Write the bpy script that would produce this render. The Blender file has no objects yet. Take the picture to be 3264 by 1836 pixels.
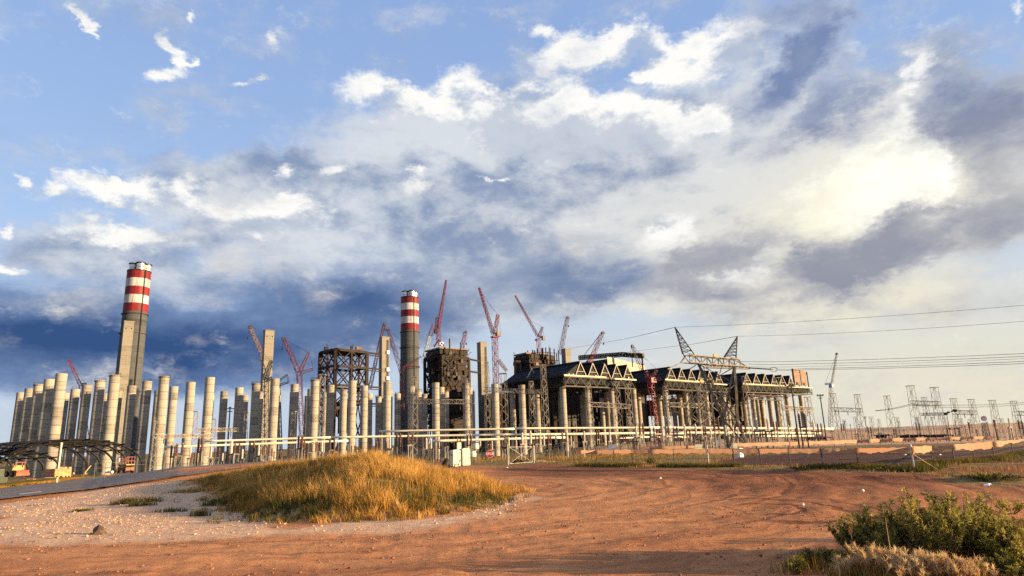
import bpy, bmesh, math, random
import numpy as np
from mathutils import Vector, Matrix

random.seed(7)
RNG = np.random.default_rng(11)
scene = bpy.context.scene
COL = scene.collection

# ------------------------------------------------------------------ camera
FPX, PITCH, ROLL, EYE = 2054.0, math.radians(13.3), math.radians(-2.05), 2.2
cam_data = bpy.data.cameras.new('camera')
cam_data.sensor_width = 36.0
cam_data.lens = 36.0 * FPX / 3264.0
cam_data.clip_start = 0.1
cam_data.clip_end = 20000.0
cam = bpy.data.objects.new('camera', cam_data)
CAM_ROT = Matrix.Rotation(math.pi / 2 + PITCH, 3, 'X') @ Matrix.Rotation(ROLL, 3, 'Z')
cam.matrix_world = Matrix.Translation((0, 0, EYE)) @ CAM_ROT.to_4x4()
COL.objects.link(cam)
scene.camera = cam

def ray(px, py):
    """direction in the world seen at photo position (px, py), 3264 x 1836"""
    return CAM_ROT @ Vector(((px - 1632.0) / FPX, -(py - 918.0) / FPX, -1.0))

def at_z(px, py, z):
    d = ray(px, py); t = (z - EYE) / d.z
    return Vector((d.x * t, d.y * t, z))

def at_d(px, py, dist):
    d = ray(px, py); t = dist / math.hypot(d.x, d.y)
    return Vector((d.x * t, d.y * t, EYE + d.z * t))

# ------------------------------------------------------------------ sun, sky
SUN_AZ, SUN_EL = math.radians(102.5), math.radians(7.8)
sun_data = bpy.data.lights.new('sun', 'SUN')
sun_data.energy = 5.0
sun_data.angle = math.radians(0.5)
sun_data.color = (1.0, 0.70, 0.37)
sun = bpy.data.objects.new('sun', sun_data)
sun_dir = Vector((math.sin(SUN_AZ) * math.cos(SUN_EL), math.cos(SUN_AZ) * math.cos(SUN_EL), math.sin(SUN_EL)))
sun.rotation_euler = sun_dir.to_track_quat('Z', 'Y').to_euler()
sun.location = (200, -100, 100)
COL.objects.link(sun)

scene.view_settings.view_transform = 'Standard'
scene.view_settings.look = 'None'
scene.view_settings.exposure = 1.6
scene.view_settings.gamma = 1.0
scene.view_settings.use_curve_mapping = False

world = bpy.data.worlds.new('World')
scene.world = world
world.use_nodes = True
WT = world.node_tree
WT.nodes.clear()

class NT:
    """small helper to write node trees as expressions"""
    def __init__(self, tree): self.t = tree
    def node(self, kind, **kw):
        n = self.t.nodes.new(kind)
        for k, v in kw.items(): setattr(n, k, v)
        return n
    def put(self, sock, v):
        if isinstance(v, bpy.types.NodeSocket): self.t.links.new(v, sock)
        elif v is not None:
            if sock.type == 'RGBA' and len(v) == 3: v = (*v, 1.0)
            sock.default_value = v
    def m(self, op, a, b=None, c=None, clamp=False):
        n = self.node('ShaderNodeMath', operation=op, use_clamp=clamp)
        self.put(n.inputs[0], a)
        if b is not None: self.put(n.inputs[1], b)
        if c is not None: self.put(n.inputs[2], c)
        return n.outputs[0]
    def v(self, op, a, b=None, c=None):
        n = self.node('ShaderNodeVectorMath', operation=op)
        self.put(n.inputs[0], a)
        if b is not None: self.put(n.inputs[1], b)
        if c is not None: self.put(n.inputs[2], c)
        return n.outputs['Value'] if op in ('LENGTH', 'DOT_PRODUCT', 'DISTANCE') else n.outputs[0]
    def scale(self, a, s):
        n = self.node('ShaderNodeVectorMath', operation='SCALE')
        self.put(n.inputs[0], a); self.put(n.inputs['Scale'], s); return n.outputs[0]
    def step(self, v, lo, hi, a=0.0, b=1.0):
        n = self.node('ShaderNodeMapRange', interpolation_type='SMOOTHSTEP')
        for i, x in enumerate((v, lo, hi, a, b)): self.put(n.inputs[i], x)
        return n.outputs[0]
    def lin(self, v, lo, hi, a=0.0, b=1.0):
        n = self.node('ShaderNodeMapRange')
        for i, x in enumerate((v, lo, hi, a, b)): self.put(n.inputs[i], x)
        return n.outputs[0]
    def mix(self, f, a, b, blend='MIX'):
        n = self.node('ShaderNodeMix', data_type='RGBA', blend_type=blend)
        n.clamp_factor = True
        self.put(n.inputs[0], f); self.put(n.inputs[6], a); self.put(n.inputs[7], b)
        return n.outputs[2]
    def noise(self, vec, scale, detail=4.0, rough=0.5, lac=2.0, dist=0.0, color=False):
        n = self.node('ShaderNodeTexNoise')
        self.put(n.inputs['Vector'], vec)
        n.inputs['Scale'].default_value = scale; n.inputs['Detail'].default_value = detail
        n.inputs['Roughness'].default_value = rough; n.inputs['Lacunarity'].default_value = lac
        n.inputs['Distortion'].default_value = dist
        return n.outputs['Color' if color else 'Fac']
    def xyz(self, vec):
        n = self.node('ShaderNodeSeparateXYZ'); self.put(n.inputs[0], vec); return n.outputs
    def comb(self, x, y, z):
        n = self.node('ShaderNodeCombineXYZ')
        for i, s in enumerate((x, y, z)): self.put(n.inputs[i], s)
        return n.outputs[0]

def lin1(c): return c / 12.92 if c <= 0.04045 else ((c + 0.055) / 1.055) ** 2.4
def srgb(r, g, b): return tuple(lin1(c / 255.0) for c in (r, g, b))

def sky_ae(x, y):
    """azimuth and elevation (radians) of a place in the sky, given on the 2576 px wide view of the photograph"""
    d = ray(x * 3264 / 2576.0, y * 3264 / 2576.0).normalized()
    return math.atan2(d.x, d.y), math.asin(d.z)

#SKY_BEGIN
W = NT(WT)
SKY_STRENGTH = 0.1
def skycol(r, g, b):   # picture colour -> colour fed to the background node
    k = 1.0 / (SKY_STRENGTH * 2.0 ** scene.view_settings.exposure)
    return tuple(c * k for c in srgb(r, g, b))

tc = W.node('ShaderNodeTexCoord').outputs['Generated']
dirv = W.v('NORMALIZE', tc)
dx, dy, dz = W.xyz(dirv)[:3]
azs = W.m('ARCTAN2', dx, dy)
els = W.m('ARCSINE', dz)
flat = W.v('MULTIPLY', dirv, (1.0, 1.0, 1.7))
wcol = W.noise(flat, 8.0, 7.0, 0.66, color=True)
warp = W.v('MULTIPLY', W.v('SUBTRACT', wcol, (0.5, 0.5, 0.5)), (0.22, 0.13, 0.0))
q0 = W.v('ADD', W.comb(azs, els, 0.0), warp)

def field(q, blobs, soft_small=False):
    acc = None
    for b in blobs:
        x, y, rx, ry = b[:4]
        rot = b[4] if len(b) > 4 else 0.0
        w = b[5] if len(b) > 5 else (1.0 if rx >= 55 or not soft_small else 0.74)
        a0, e0 = sky_ae(x, y)
        a1, e1 = sky_ae(x + rx, y); a2, e2 = sky_ae(x, y - ry)
        sa, se = math.hypot(a1 - a0, e1 - e0), math.hypot(a2 - a0, e2 - e0)
        n = W.node('ShaderNodeMapping', vector_type='TEXTURE')
        W.put(n.inputs['Vector'], q)
        n.inputs['Location'].default_value = (a0, e0, 0)
        n.inputs['Rotation'].default_value = (0, 0, math.radians(rot + 2.0))
        n.inputs['Scale'].default_value = (sa * 1.35, se * 1.35, 1)
        g = W.node('ShaderNodeTexGradient', gradient_type='SPHERICAL')
        W.put(g.inputs[0], n.outputs[0])
        acc = W.m('MULTIPLY', g.outputs['Fac'], w) if acc is None else W.m('MULTIPLY_ADD', g.outputs['Fac'], w, acc)
    return acc

nz_big = W.noise(flat, 3.2, 6.0, 0.56, 2.1, 0.25)
nz_mid = W.noise(W.v('ADD', flat, (3.7, 1.1, 0.4)), 9.0, 8.0, 0.62, 2.1, 0.15)
nz_mid_up = W.noise(W.v('ADD', flat, (3.718, 1.1, 0.452)), 9.0, 5.0, 0.55, 2.1, 0.15)
nz_fine = W.noise(flat, 22.0, 8.0, 0.68, 2.1, 0.2)
nz_str = W.noise(W.v('MULTIPLY', dirv, (1.0, 1.0, 4.5)), 5.0, 7.0, 0.6, 2.1, 0.3)
front = W.step(azs, 1.35, 0.95, 0.0, 1.0)
front = W.m('MULTIPLY', front, W.step(azs, -1.35, -0.95, 0.0, 1.0))
nz_off = W.m('MULTIPLY', W.m('SUBTRACT', 1.0, front), W.step(nz_big, 0.42, 0.60))   # scattered cloud elsewhere round the sky

sky = W.node('ShaderNodeTexSky', sky_type='NISHITA')
sky.sun_disc = False
sky.sun_elevation = SUN_EL
sky.sun_rotation = SUN_AZ
sky.altitude = 1500.0
sky.air_density = 1.0
sky.dust_density = 0.6
sky.ozone_density = 1.6
hs = W.node('ShaderNodeHueSaturation')
W.put(hs.inputs['Color'], sky.outputs[0])
hs.inputs['Saturation'].default_value = 0.95
hs.inputs['Value'].default_value = 1.0
base = hs.outputs[0]
# thin high veil that pales the blue, stronger towards the horizon
blue = W.mix(W.step(els, 0.02, 0.75), skycol(182, 208, 242), skycol(146, 176, 228))
base = W.mix(0.85, base, blue)
# pale cream air low on the right, pale blue-grey low on the left
low = W.step(els, 0.34, 0.02)
side = W.step(azs, -0.28, 0.52)
lowcol = W.mix(side, skycol(196, 210, 228), skycol(236, 228, 204))
base = W.mix(W.m('MULTIPLY', low, 0.95), base, lowcol)

# grey-white cloud bank
warp1 = W.v('MULTIPLY', W.v('SUBTRACT', wcol, (0.5, 0.5, 0.5)), (0.13, 0.085, 0.0))
q1 = W.v('ADD', W.comb(azs, els, 0.0), warp1)
mid0 = W.m('SUBTRACT', nz_mid, 0.5)
relief = W.m('SUBTRACT', nz_mid, nz_mid_up)
bankB = [(1400,430,620,210),(1120,490,330,230),(1770,430,430,200),(1500,620,680,150),(820,570,320,100),(620,430,280,60,4),
         (1050,660,460,100),(2000,360,260,190),(300,620,240,50),(150,650,250,60),(900,740,320,55),(2440,400,200,260),
         (2130,600,440,130,10),(1560,740,360,80),(2050,770,380,70),(420,720,240,50),(620,560,270,70,-8),(1950,90,330,70,0,.6),(2300,250,150,90,0,.8),(2420,790,220,50,0,.5)]
dA = W.m('ADD', field(q0, bankB), W.m('MULTIPLY', mid0, 1.5))
dA = W.m('ADD', dA, W.m('MULTIPLY', nz_off, 0.75))
aA = W.step(dA, -0.05, 0.75)
shA = W.m('ADD', W.m('MULTIPLY', W.m('SUBTRACT', nz_big, 0.5), 0.8), W.m('MULTIPLY', relief, 2.6))
lightB = [(1000,340,320,90,0,.55),(1650,470,420,110,0,.25),(1800,540,420,110,0,.45),(2150,430,320,190,0,.6),(1850,660,300,70,0,.35),(700,560,320,90,0,.4),(1550,790,460,70,0,.4),(1280,350,340,90,0,.5),(1600,390,340,70,0,.35),(1950,440,300,110,0,.35)]
darkB = [(1000,430,240,55,0,.4),(1480,440,380,60,0,.40),(1330,520,260,80,0,.50),(600,420,280,60,0,.45),(1200,560,200,60,0,.25),(450,610,330,30,0,.25),(2470,280,200,240,0,.5),(1100,610,220,60,0,.3),(1250,640,260,60,0,.35)]
shA = W.m('ADD', W.m('ADD', shA, 0.14), W.m('SUBTRACT', field(q0, lightB), field(q0, darkB)))
cool = W.mix(W.step(shA, -0.65, 0.65), skycol(136, 154, 186), skycol(220, 225, 231))
warm = W.mix(W.step(shA, -0.65, 0.65), skycol(150, 154, 170), skycol(238, 232, 214))
colA = W.mix(W.m('MULTIPLY', side, W.step(els, 0.55, 0.15)), cool, warm)
out = W.mix(W.m('MULTIPLY', aA, 0.95), base, colA)

# deep blue rain band low on the left and its tongues towards the middle
bandB = [(-60,820,620,150,-5,.75),(300,880,560,100,-3,.6),(640,850,400,130,0,.55),(700,880,300,70,0,.3),(960,740,260,110,-3,.75),(1040,800,200,80,0,.3),(1400,690,220,85,0,.6),(1520,750,180,50,0,.4),(1640,690,100,40,0,.4)]
dC = W.m('ADD', field(q1, bandB), W.m('MULTIPLY', W.m('SUBTRACT', nz_str, 0.5), 0.70))
aC = W.m('MULTIPLY', W.step(dC, 0.0, 0.55), 0.96)
dkC = W.m('ADD', dC, W.m('ADD', W.m('MULTIPLY', mid0, 0.35), W.m('MULTIPLY', relief, -0.6)))
colC = W.mix(W.lin(dkC, 0.1, 1.15), skycol(136, 162, 202), skycol(36, 73, 128))
colC = W.mix(W.step(azs, -0.40, 0.0), colC, W.mix(W.lin(dkC, 0.1, 0.95), skycol(160, 174, 198), skycol(78, 106, 152)))
out = W.mix(aC, out, colC)

# diffuse brightness round the bright cloud patch on the right
glowB = [(2220,470,400,240),(2100,550,280,100,0,.6),(2350,780,420,150,12,.45),(1900,690,240,110,0,.35)]
glow = field(q1, glowB)
out = W.mix(W.m('MULTIPLY', W.step(glow, 0.0, 1.1), 0.60), out, skycol(250, 241, 216))

# sunlit white cumulus
whiteB = [(950,235,95,48),(1000,255,65,55),(1130,240,95,48,20),(1190,275,110,45),(1270,305,80,60),(1340,300,130,80),(1420,315,160,95),(1480,345,170,70),(1580,330,160,65),(1300,345,100,55),(1530,290,140,55),(1660,300,110,48),(1780,300,70,30),(1440,235,42,34),
          (1430,130,65,58),(1540,120,70,42,20),(1600,95,70,48),(1390,68,30,16),(1690,150,85,58),(1790,130,115,62,15),(1870,100,70,46),(1640,180,55,28),
          (2270,310,48,72),(2230,430,190,100),(2270,480,150,110),(2120,500,190,80),(2300,400,75,95),(2030,150,34,26),(2290,195,62,32,20),(2560,25,28,32),
          (400,480,135,44,10),(330,495,100,36),(240,455,66,24,-15),(165,470,38,24),(470,500,70,32,-10),(690,545,105,52),(770,535,70,42),(590,560,100,30,-15),(280,598,105,30),(845,535,32,16),
          (190,40,44,13,-30),(215,58,22,18,-30),(420,90,40,14,-15),(450,130,22,30,20),(455,150,18,20),(425,190,42,24,15),(600,203,34,13,10),(650,190,30,11,20),(686,95,18,18,-40),(480,40,13,13),(55,455,28,13,-20),(700,430,24,24,-40),(835,420,34,18,25),
          (30,685,44,14),(5,570,22,20),(1040,430,22,18,0,.8),(1050,470,44,24,0,.6),(1215,465,22,7,-35),(1255,460,26,8,20),(2045,240,30,12,30,.5),(940,318,12,6),(1930,630,44,30,20,.8),(1860,680,100,34,20,.9),(1700,575,90,30,20,.7),(1740,610,66,38,40,.6)]
nB = W.m('ADD', W.m('MULTIPLY', W.m('SUBTRACT', nz_fine, 0.5), 1.25), W.m('MULTIPLY', mid0, 0.95))
dB = W.m('ADD', field(q1, whiteB, True), nB)
qup = W.v('ADD', q1, (0.006, 0.026, 0.0))
inB = field(qup, [b for b in whiteB if b[2] >= 60])          # cloud standing above this place: we look at its shaded belly
aB = W.step(dB, 0.07, 0.68)
belly = W.step(W.m('ADD', W.m('MULTIPLY', inB, 0.85), W.m('ADD', W.m('MULTIPLY', relief, -5.0), W.m('MULTIPLY', W.m('SUBTRACT', nz_fine, 0.5), -1.2))), 0.10, 1.25)
aB = W.m('MULTIPLY', aB, W.m('SUBTRACT', 1.0, W.m('MULTIPLY', belly, 0.45)))
colB = W.mix(belly, skycol(255, 254, 250), skycol(188, 198, 214))
colB = W.mix(W.step(glow, 0.3, 1.0), colB, skycol(255, 252, 228))
hot = field(q1, [(2260, 470, 210, 130)])
colB = W.mix(W.step(hot, 0.05, 0.9), colB, tuple(c * 1.25 for c in skycol(255, 255, 246)))
out = W.mix(aB, out, colB)

# grey clouds in front, right side
greyB = [(2060,110,100,120,10),(1960,210,140,60,25),(2130,240,130,50,25),(2010,170,130,70,30),(2060,310,170,60,0,.7),(2490,230,180,150),(2530,430,140,140),(2420,300,110,90),
         (2330,620,280,60,14),(2080,640,250,60,6),(1840,620,180,50,12),(2050,690,140,55,0),(1720,690,140,40,8),(1790,740,180,32,-8),(2300,570,150,40,8),(1990,40,190,50,0,.6),(2200,680,190,40,10)]
dG = W.m('ADD', W.m('MULTIPLY', field(q0, greyB), 0.9), W.m('ADD', W.m('MULTIPLY', mid0, 2.6), W.m('MULTIPLY', W.m('SUBTRACT', nz_str, 0.5), 0.9)))
aG = W.step(dG, -0.05, 0.95)
dkG = W.m('ADD', dG, W.m('MULTIPLY', relief, -2.0))
colG = W.mix(W.step(els, 0.30, 0.5), skycol(144, 149, 166), skycol(116, 136, 178))
colG = W.mix(W.lin(dkG, 1.4, 0.1), colG, W.mix(W.step(els, 0.30, 0.5), skycol(206, 205, 205), skycol(178, 190, 212)))
out = W.mix(W.m('MULTIPLY', aG, 0.92), out, colG)

bg = W.node('ShaderNodeBackground')
W.put(bg.inputs['Color'], out)
bg.inputs['Strength'].default_value = SKY_STRENGTH
wo = W.node('ShaderNodeOutputWorld')
WT.links.new(bg.outputs[0], wo.inputs['Surface'])
world.cycles.sampling_method = 'MANUAL'
world.cycles.sample_map_resolution = 1024
#SKY_END
scene.render.engine = 'CYCLES'
scene.cycles.use_denoising = False
scene.cycles.use_adaptive_sampling = True
scene.cycles.adaptive_threshold = 0.012
scene.cycles.adaptive_min_samples = 6
scene.cycles.max_bounces = 4
scene.cycles.diffuse_bounces = 2
scene.cycles.glossy_bounces = 2
scene.cycles.transmission_bounces = 3
scene.cycles.transparent_max_bounces = 6

# ------------------------------------------------------------------ terrain shape
def smooth(a, b, x):
    t = np.clip((np.asarray(x, float) - a) / (b - a), 0, 1); return t * t * (3 - 2 * t)

_perm = np.random.default_rng(5).random((256, 256))
def vnoise(x, y):
    x = np.asarray(x, float); y = np.asarray(y, float)
    xi = np.floor(x).astype(int); yi = np.floor(y).astype(int)
    fx = x - xi; fy = y - yi
    fx = fx * fx * (3 - 2 * fx); fy = fy * fy * (3 - 2 * fy)
    g = lambda i, j: _perm[i & 255, j & 255]
    return (g(xi, yi) * (1 - fx) + g(xi + 1, yi) * fx) * (1 - fy) + (g(xi, yi + 1) * (1 - fx) + g(xi + 1, yi + 1) * fx) * fy - 0.5
def fbm(x, y, o=4):
    s = 0; a = 1.0
    for k in range(o):
        s = s + a * vnoise(np.asarray(x) * 2 ** k + 17.3 * k, np.asarray(y) * 2 ** k - 9.1 * k); a *= 0.5
    return s

MOUND = np.array([(-20.5,42.5),(-17.5,37.5),(-12.5,29.3),(-8.4,21.8),(-5.7,20.7),(-3.7,20.8),(-2.0,22.4),(-1.0,24.6),(-.5,28.3),(-1.3,34),(-3,37.5),(-8,39.5),(-13.5,41.5)], float)
def poly_depth(poly, x, y):
    """distance to the outline, positive inside"""
    x = np.asarray(x, float); y = np.asarray(y, float)
    d = np.full(x.shape, 1e9); inside = np.zeros(x.shape, bool)
    n = len(poly)
    for i in range(n):
        ax, ay = poly[i]; bx, by = poly[(i + 1) % n]
        ex, ey = bx - ax, by - ay
        t = np.clip(((x - ax) * ex + (y - ay) * ey) / (ex * ex + ey * ey), 0, 1)
        d = np.minimum(d, np.hypot(x - ax - t * ex, y - ay - t * ey))
        c = ((ay > y) != (by > y)) & (x < (bx - ax) * (y - ay) / ((by - ay) if by != ay else 1e-9) + ax)
        inside ^= c
    return np.where(inside, d, -d)

BR = np.array([(0,0),(28,0),(48,-.2),(80,-.65),(120,-1.4),(180,-2.6),(300,-6),(420,-8),(20000,-8)], float)
BU = np.array([(0,0),(30,0),(44,.35),(58,1),(74,1),(95,.35),(120,0),(20000,0)], float)
AZA = np.array([(-180,.2),(-38,.2),(-33,.45),(-27,1.3),(-19,1.5),(-12,1.0),(-6,.2),(-2,0),(180,0)], float)
def ground(x, y):
    x = np.asarray(x, float); y = np.asarray(y, float)
    r = np.hypot(x, y); az = np.degrees(np.arctan2(x, y))
    z = np.interp(r, BR[:, 0], BR[:, 1]) * (1 - .42 * smooth(1, 13, az) * smooth(175, 120, az)) + np.interp(az, AZA[:, 0], AZA[:, 1]) * np.interp(r, BU[:, 0], BU[:, 1])
    md = poly_depth(MOUND, x, y)
    z = z + 1.62 * smooth(-0.3, 8.0, md) + 0.16 * smooth(-0.2, .6, md)
    # low windrows of bladed soil beside the dirt road, and shallow ruts
    near = smooth(75, 40, r)
    z = z + near * (0.04 * fbm(x * .3, y * .3, 2) + 0.028 * fbm(x * 2.4, y * 2.4, 4))
    w = np.abs((y - 30.5) + (x - 12) * .42 + 1.2 * np.sin(x * .35)) 
    z = z + 0.16 * np.exp(-(w / .55) ** 2) * smooth(3, 8, x) * smooth(24, 16, x)
    rc = np.hypot(x + 7, y - 34)
    z = z + near * 0.045 * fbm(rc * 1.5 + 3.0 * fbm(x * .12, y * .12, 2), np.arctan2(x + 7, y - 34) * 3.0, 3) * smooth(.5, 3.0, -md) * smooth(34, 24, rc)
    far = smooth(150, 500, r)
    z = z + far * 1.2 * fbm(x * .006, y * .006, 3) * smooth(900, 1500, r) * 8
    return z
def gz(x, y): return float(ground(np.array([x]), np.array([y]))[0])
_RR = np.concatenate([np.arange(5, 130, .25), np.arange(130, 1500, 4)])
def hit(px, py):
    """where the line of sight through (px, py) meets the ground"""
    d = ray(px, py); h = math.hypot(d.x, d.y)
    xs, ys, zs = d.x / h * _RR, d.y / h * _RR, EYE + d.z / h * _RR
    below = np.nonzero(zs < ground(xs, ys))[0]
    k = below[0] if len(below) else len(_RR) - 1
    return Vector((xs[k], ys[k], gz(xs[k], ys[k])))

# ------------------------------------------------------------------ mesh helpers
class MB:
    def __init__(self): self.v = []; self.f = []
    def add(self, vs, fs):
        n = len(self.v); self.v.extend([tuple(p) for p in vs]); self.f.extend([tuple(i + n for i in f) for f in fs])
    def box(self, c, s, rz=0.0, taper=1.0, bevel=0.0):
        cx, cy, cz = c; hx, hy, hz = s[0] / 2, s[1] / 2, s[2] / 2
        ca, sa = math.cos(rz), math.sin(rz); vs = []
        for z, k in ((-hz, 1.0), (hz, taper)):
            for x, y in ((-hx, -hy), (hx, -hy), (hx, hy), (-hx, hy)):
                vs.append((cx + (x * ca - y * sa) * k, cy + (x * sa + y * ca) * k, cz + z))
        self.add(vs, [(3, 2, 1, 0), (4, 5, 6, 7), (0, 1, 5, 4), (1, 2, 6, 5), (2, 3, 7, 6), (3, 0, 4, 7)])
    def bar(self, a, b, w, h=None, up=None):
        a = Vector(a); b = Vector(b); d = b - a
        if d.length < 1e-6: return
        d.normalize(); h = h or w
        u = Vector(up) if up is not None else (Vector((0, 0, 1)) if abs(d.z) < .95 else Vector((1, 0, 0)))
        s = d.cross(u).normalized(); t = s.cross(d).normalized()
        s *= w / 2; t *= h / 2
        vs = [a - s - t, a + s - t, a + s + t, a - s + t, b - s - t, b + s - t, b + s + t, b - s + t]
        self.add(vs, [(3, 2, 1, 0), (4, 5, 6, 7), (0, 1, 5, 4), (1, 2, 6, 5), (2, 3, 7, 6), (3, 0, 4, 7)])
    def tube(self, pts, r, n=8, cap=True):
        pts = [Vector(p) for p in pts]; rs = r if isinstance(r, (list, tuple)) else [r] * len(pts)
        rings = []; base = len(self.v)
        for i, p in enumerate(pts):
            d = (pts[min(i + 1, len(pts) - 1)] - pts[max(i - 1, 0)]).normalized()
            u = Vector((0, 0, 1)) if abs(d.z) < .9 else Vector((1, 0, 0))
            s = d.cross(u).normalized(); t = s.cross(d)
            for k in range(n):
                a = 2 * math.pi * k / n
                self.v.append(tuple(p + (s * math.cos(a) + t * math.sin(a)) * rs[i]))
        for i in range(len(pts) - 1):
            for k in range(n):
                k2 = (k + 1) % n
                self.f.append((base + i * n + k, base + i * n + k2, base + (i + 1) * n + k2, base + (i + 1) * n + k))
        if cap:
            self.f.append(tuple(base + k for k in reversed(range(n))))
            self.f.append(tuple(base + (len(pts) - 1) * n + k for k in range(n)))
    def lathe(self, prof, n=24, c=(0, 0, 0), cap=True):
        base = len(self.v)
        for r, z in prof:
            for k in range(n):
                a = 2 * math.pi * k / n
                self.v.append((c[0] + r * math.cos(a), c[1] + r * math.sin(a), c[2] + z))
        for i in range(len(prof) - 1):
            for k in range(n):
                k2 = (k + 1) % n
                self.f.append((base + i * n + k, base + i * n + k2, base + (i + 1) * n + k2, base + (i + 1) * n + k))
        if cap:
            self.f.append(tuple(base + k for k in reversed(range(n))))
            self.f.append(tuple(base + (len(prof) - 1) * n + k for k in range(n)))
    def lattice(self, a, b, wa, wb, panels, bar=.12, chord=None, side=None, rungs=True, xb=False):
        """square lattice mast between two points, four chords and zig-zag bracing"""
        a = Vector(a); b = Vector(b); d = (b - a).normalized(); chord = chord or bar * 1.6
        u = Vector(side) if side is not None else (Vector((0, 0, 1)) if abs(d.z) < .9 else Vector((1, 0, 0)))
        s = d.cross(u).normalized(); t = s.cross(d).normalized()
        cor = [(-1, -1), (1, -1), (1, 1), (-1, 1)]
        def P(i, k):
            q = i / panels; w = (wa + (wb - wa) * q) / 2; x, y = cor[k % 4]
            return a.lerp(b, q) + s * x * w + t * y * w
        for k in range(4): self.bar(P(0, k), P(panels, k), chord)
        for i in range(panels):
            for k in range(4):
                if rungs: self.bar(P(i + 1, k), P(i + 1, k + 1), bar)
                if (i + k) % 2 or xb: self.bar(P(i, k), P(i + 1, k + 1), bar)
                if not (i + k) % 2 or xb: self.bar(P(i, k + 1), P(i + 1, k), bar)
    def truss(self, a, b, h, panels, bar=.3, chord=None, xb=False, vert=True):
        """plane truss hanging h below the line a-b"""
        a = Vector(a); b = Vector(b); dn = Vector((0, 0, -h)); chord = chord or bar * 1.5
        self.bar(a, b, chord); self.bar(a + dn, b + dn, chord)
        for i in range(panels):
            p, q = a.lerp(b, i / panels), a.lerp(b, (i + 1) / panels)
            if i % 2 or xb: self.bar(p, q + dn, bar)
            if not i % 2 or xb: self.bar(p + dn, q, bar)
            if vert: self.bar(p, p + dn, bar)
        if vert: self.bar(b, b + dn, bar)
    def build(self, name, mat, parent=None, org=None, smooth_=False):
        me = bpy.data.meshes.new(name)
        vs = np.array(self.v, float).reshape(-1, 3)
        if org is not None: vs = vs - np.array(org)
        me.from_pydata(vs.tolist(), [], self.f)
        if smooth_:
            me.polygons.foreach_set('use_smooth', [True] * len(me.polygons))
        me.materials.append(mat)
        o = bpy.data.objects.new(name, me); COL.objects.link(o)
        if parent is not None: o.parent = parent
        elif org is not None: o.location = org
        return o

def empty(name, loc, rz=0.0):
    o = bpy.data.objects.new(name, None); COL.objects.link(o)
    o.location = loc; o.rotation_euler = (0, 0, rz); o.empty_display_size = .5
    return o
def tag(o, label=None, cat=None, group=None, kind=None):
    if label: o['label'] = label
    if cat: o['category'] = cat
    if group: o['group'] = group
    if kind or cat: o['kind'] = kind or 'thing'
    return o
def copy_tree(o, parent=None):
    c = o.copy(); COL.objects.link(c); c.parent = parent
    for ch in [k for k in bpy.data.objects if k.parent is o]: copy_tree(ch, c)
    return c
ORD = ['first', 'second', 'third', 'fourth', 'fifth', 'sixth', 'seventh', 'eighth', 'ninth', 'tenth', 'eleventh', 'twelfth']

# ------------------------------------------------------------------ materials
def new_mat(name):
    m = bpy.data.materials.new(name); m.use_nodes = True
    t = m.node_tree; t.nodes.clear()
    n = NT(t)
    b = n.node('ShaderNodeBsdfPrincipled'); o = n.node('ShaderNodeOutputMaterial')
    t.links.new(b.outputs[0], o.inputs[0])
    b.inputs['Specular IOR Level'].default_value = 0.25
    return m, n, b
def paint(name, c1, c2, scale=1.0, rough=.7, streak=(1, 1, 1), metal=0.0, detail=5, bump=0.0, spec=.25, rand=0.0):
    """two-tone worn surface; streak stretches the stains"""
    m, n, b = new_mat(name)
    tcn = n.node('ShaderNodeTexCoord').outputs['Object']
    oi = n.node('ShaderNodeObjectInfo')
    vec = n.v('ADD', n.v('MULTIPLY', tcn, streak), n.scale(n.comb(oi.outputs['Random'], oi.outputs['Random'], oi.outputs['Random']), 37.0))
    f = n.noise(vec, scale, detail, .6)
    col = n.mix(n.step(f, .36, .64), c1, c2)
    if rand: col = n.mix(1.0, col, n.lin(oi.outputs['Random'], 0, 1, 1 - rand, 1 + rand), 'MULTIPLY') if False else n.mix(n.m('MULTIPLY', oi.outputs['Random'], rand), col, tuple(c * .6 for c in c1))
    n.put(b.inputs['Base Color'], col)
    b.inputs['Roughness'].default_value = rough; b.inputs['Metallic'].default_value = metal
    b.inputs['Specular IOR Level'].default_value = spec
    if bump:
        bn = n.node('ShaderNodeBump'); bn.inputs['Strength'].default_value = bump
        n.put(bn.inputs['Height'], f); n.put(b.inputs['Normal'], bn.outputs[0])
    return m

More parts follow.
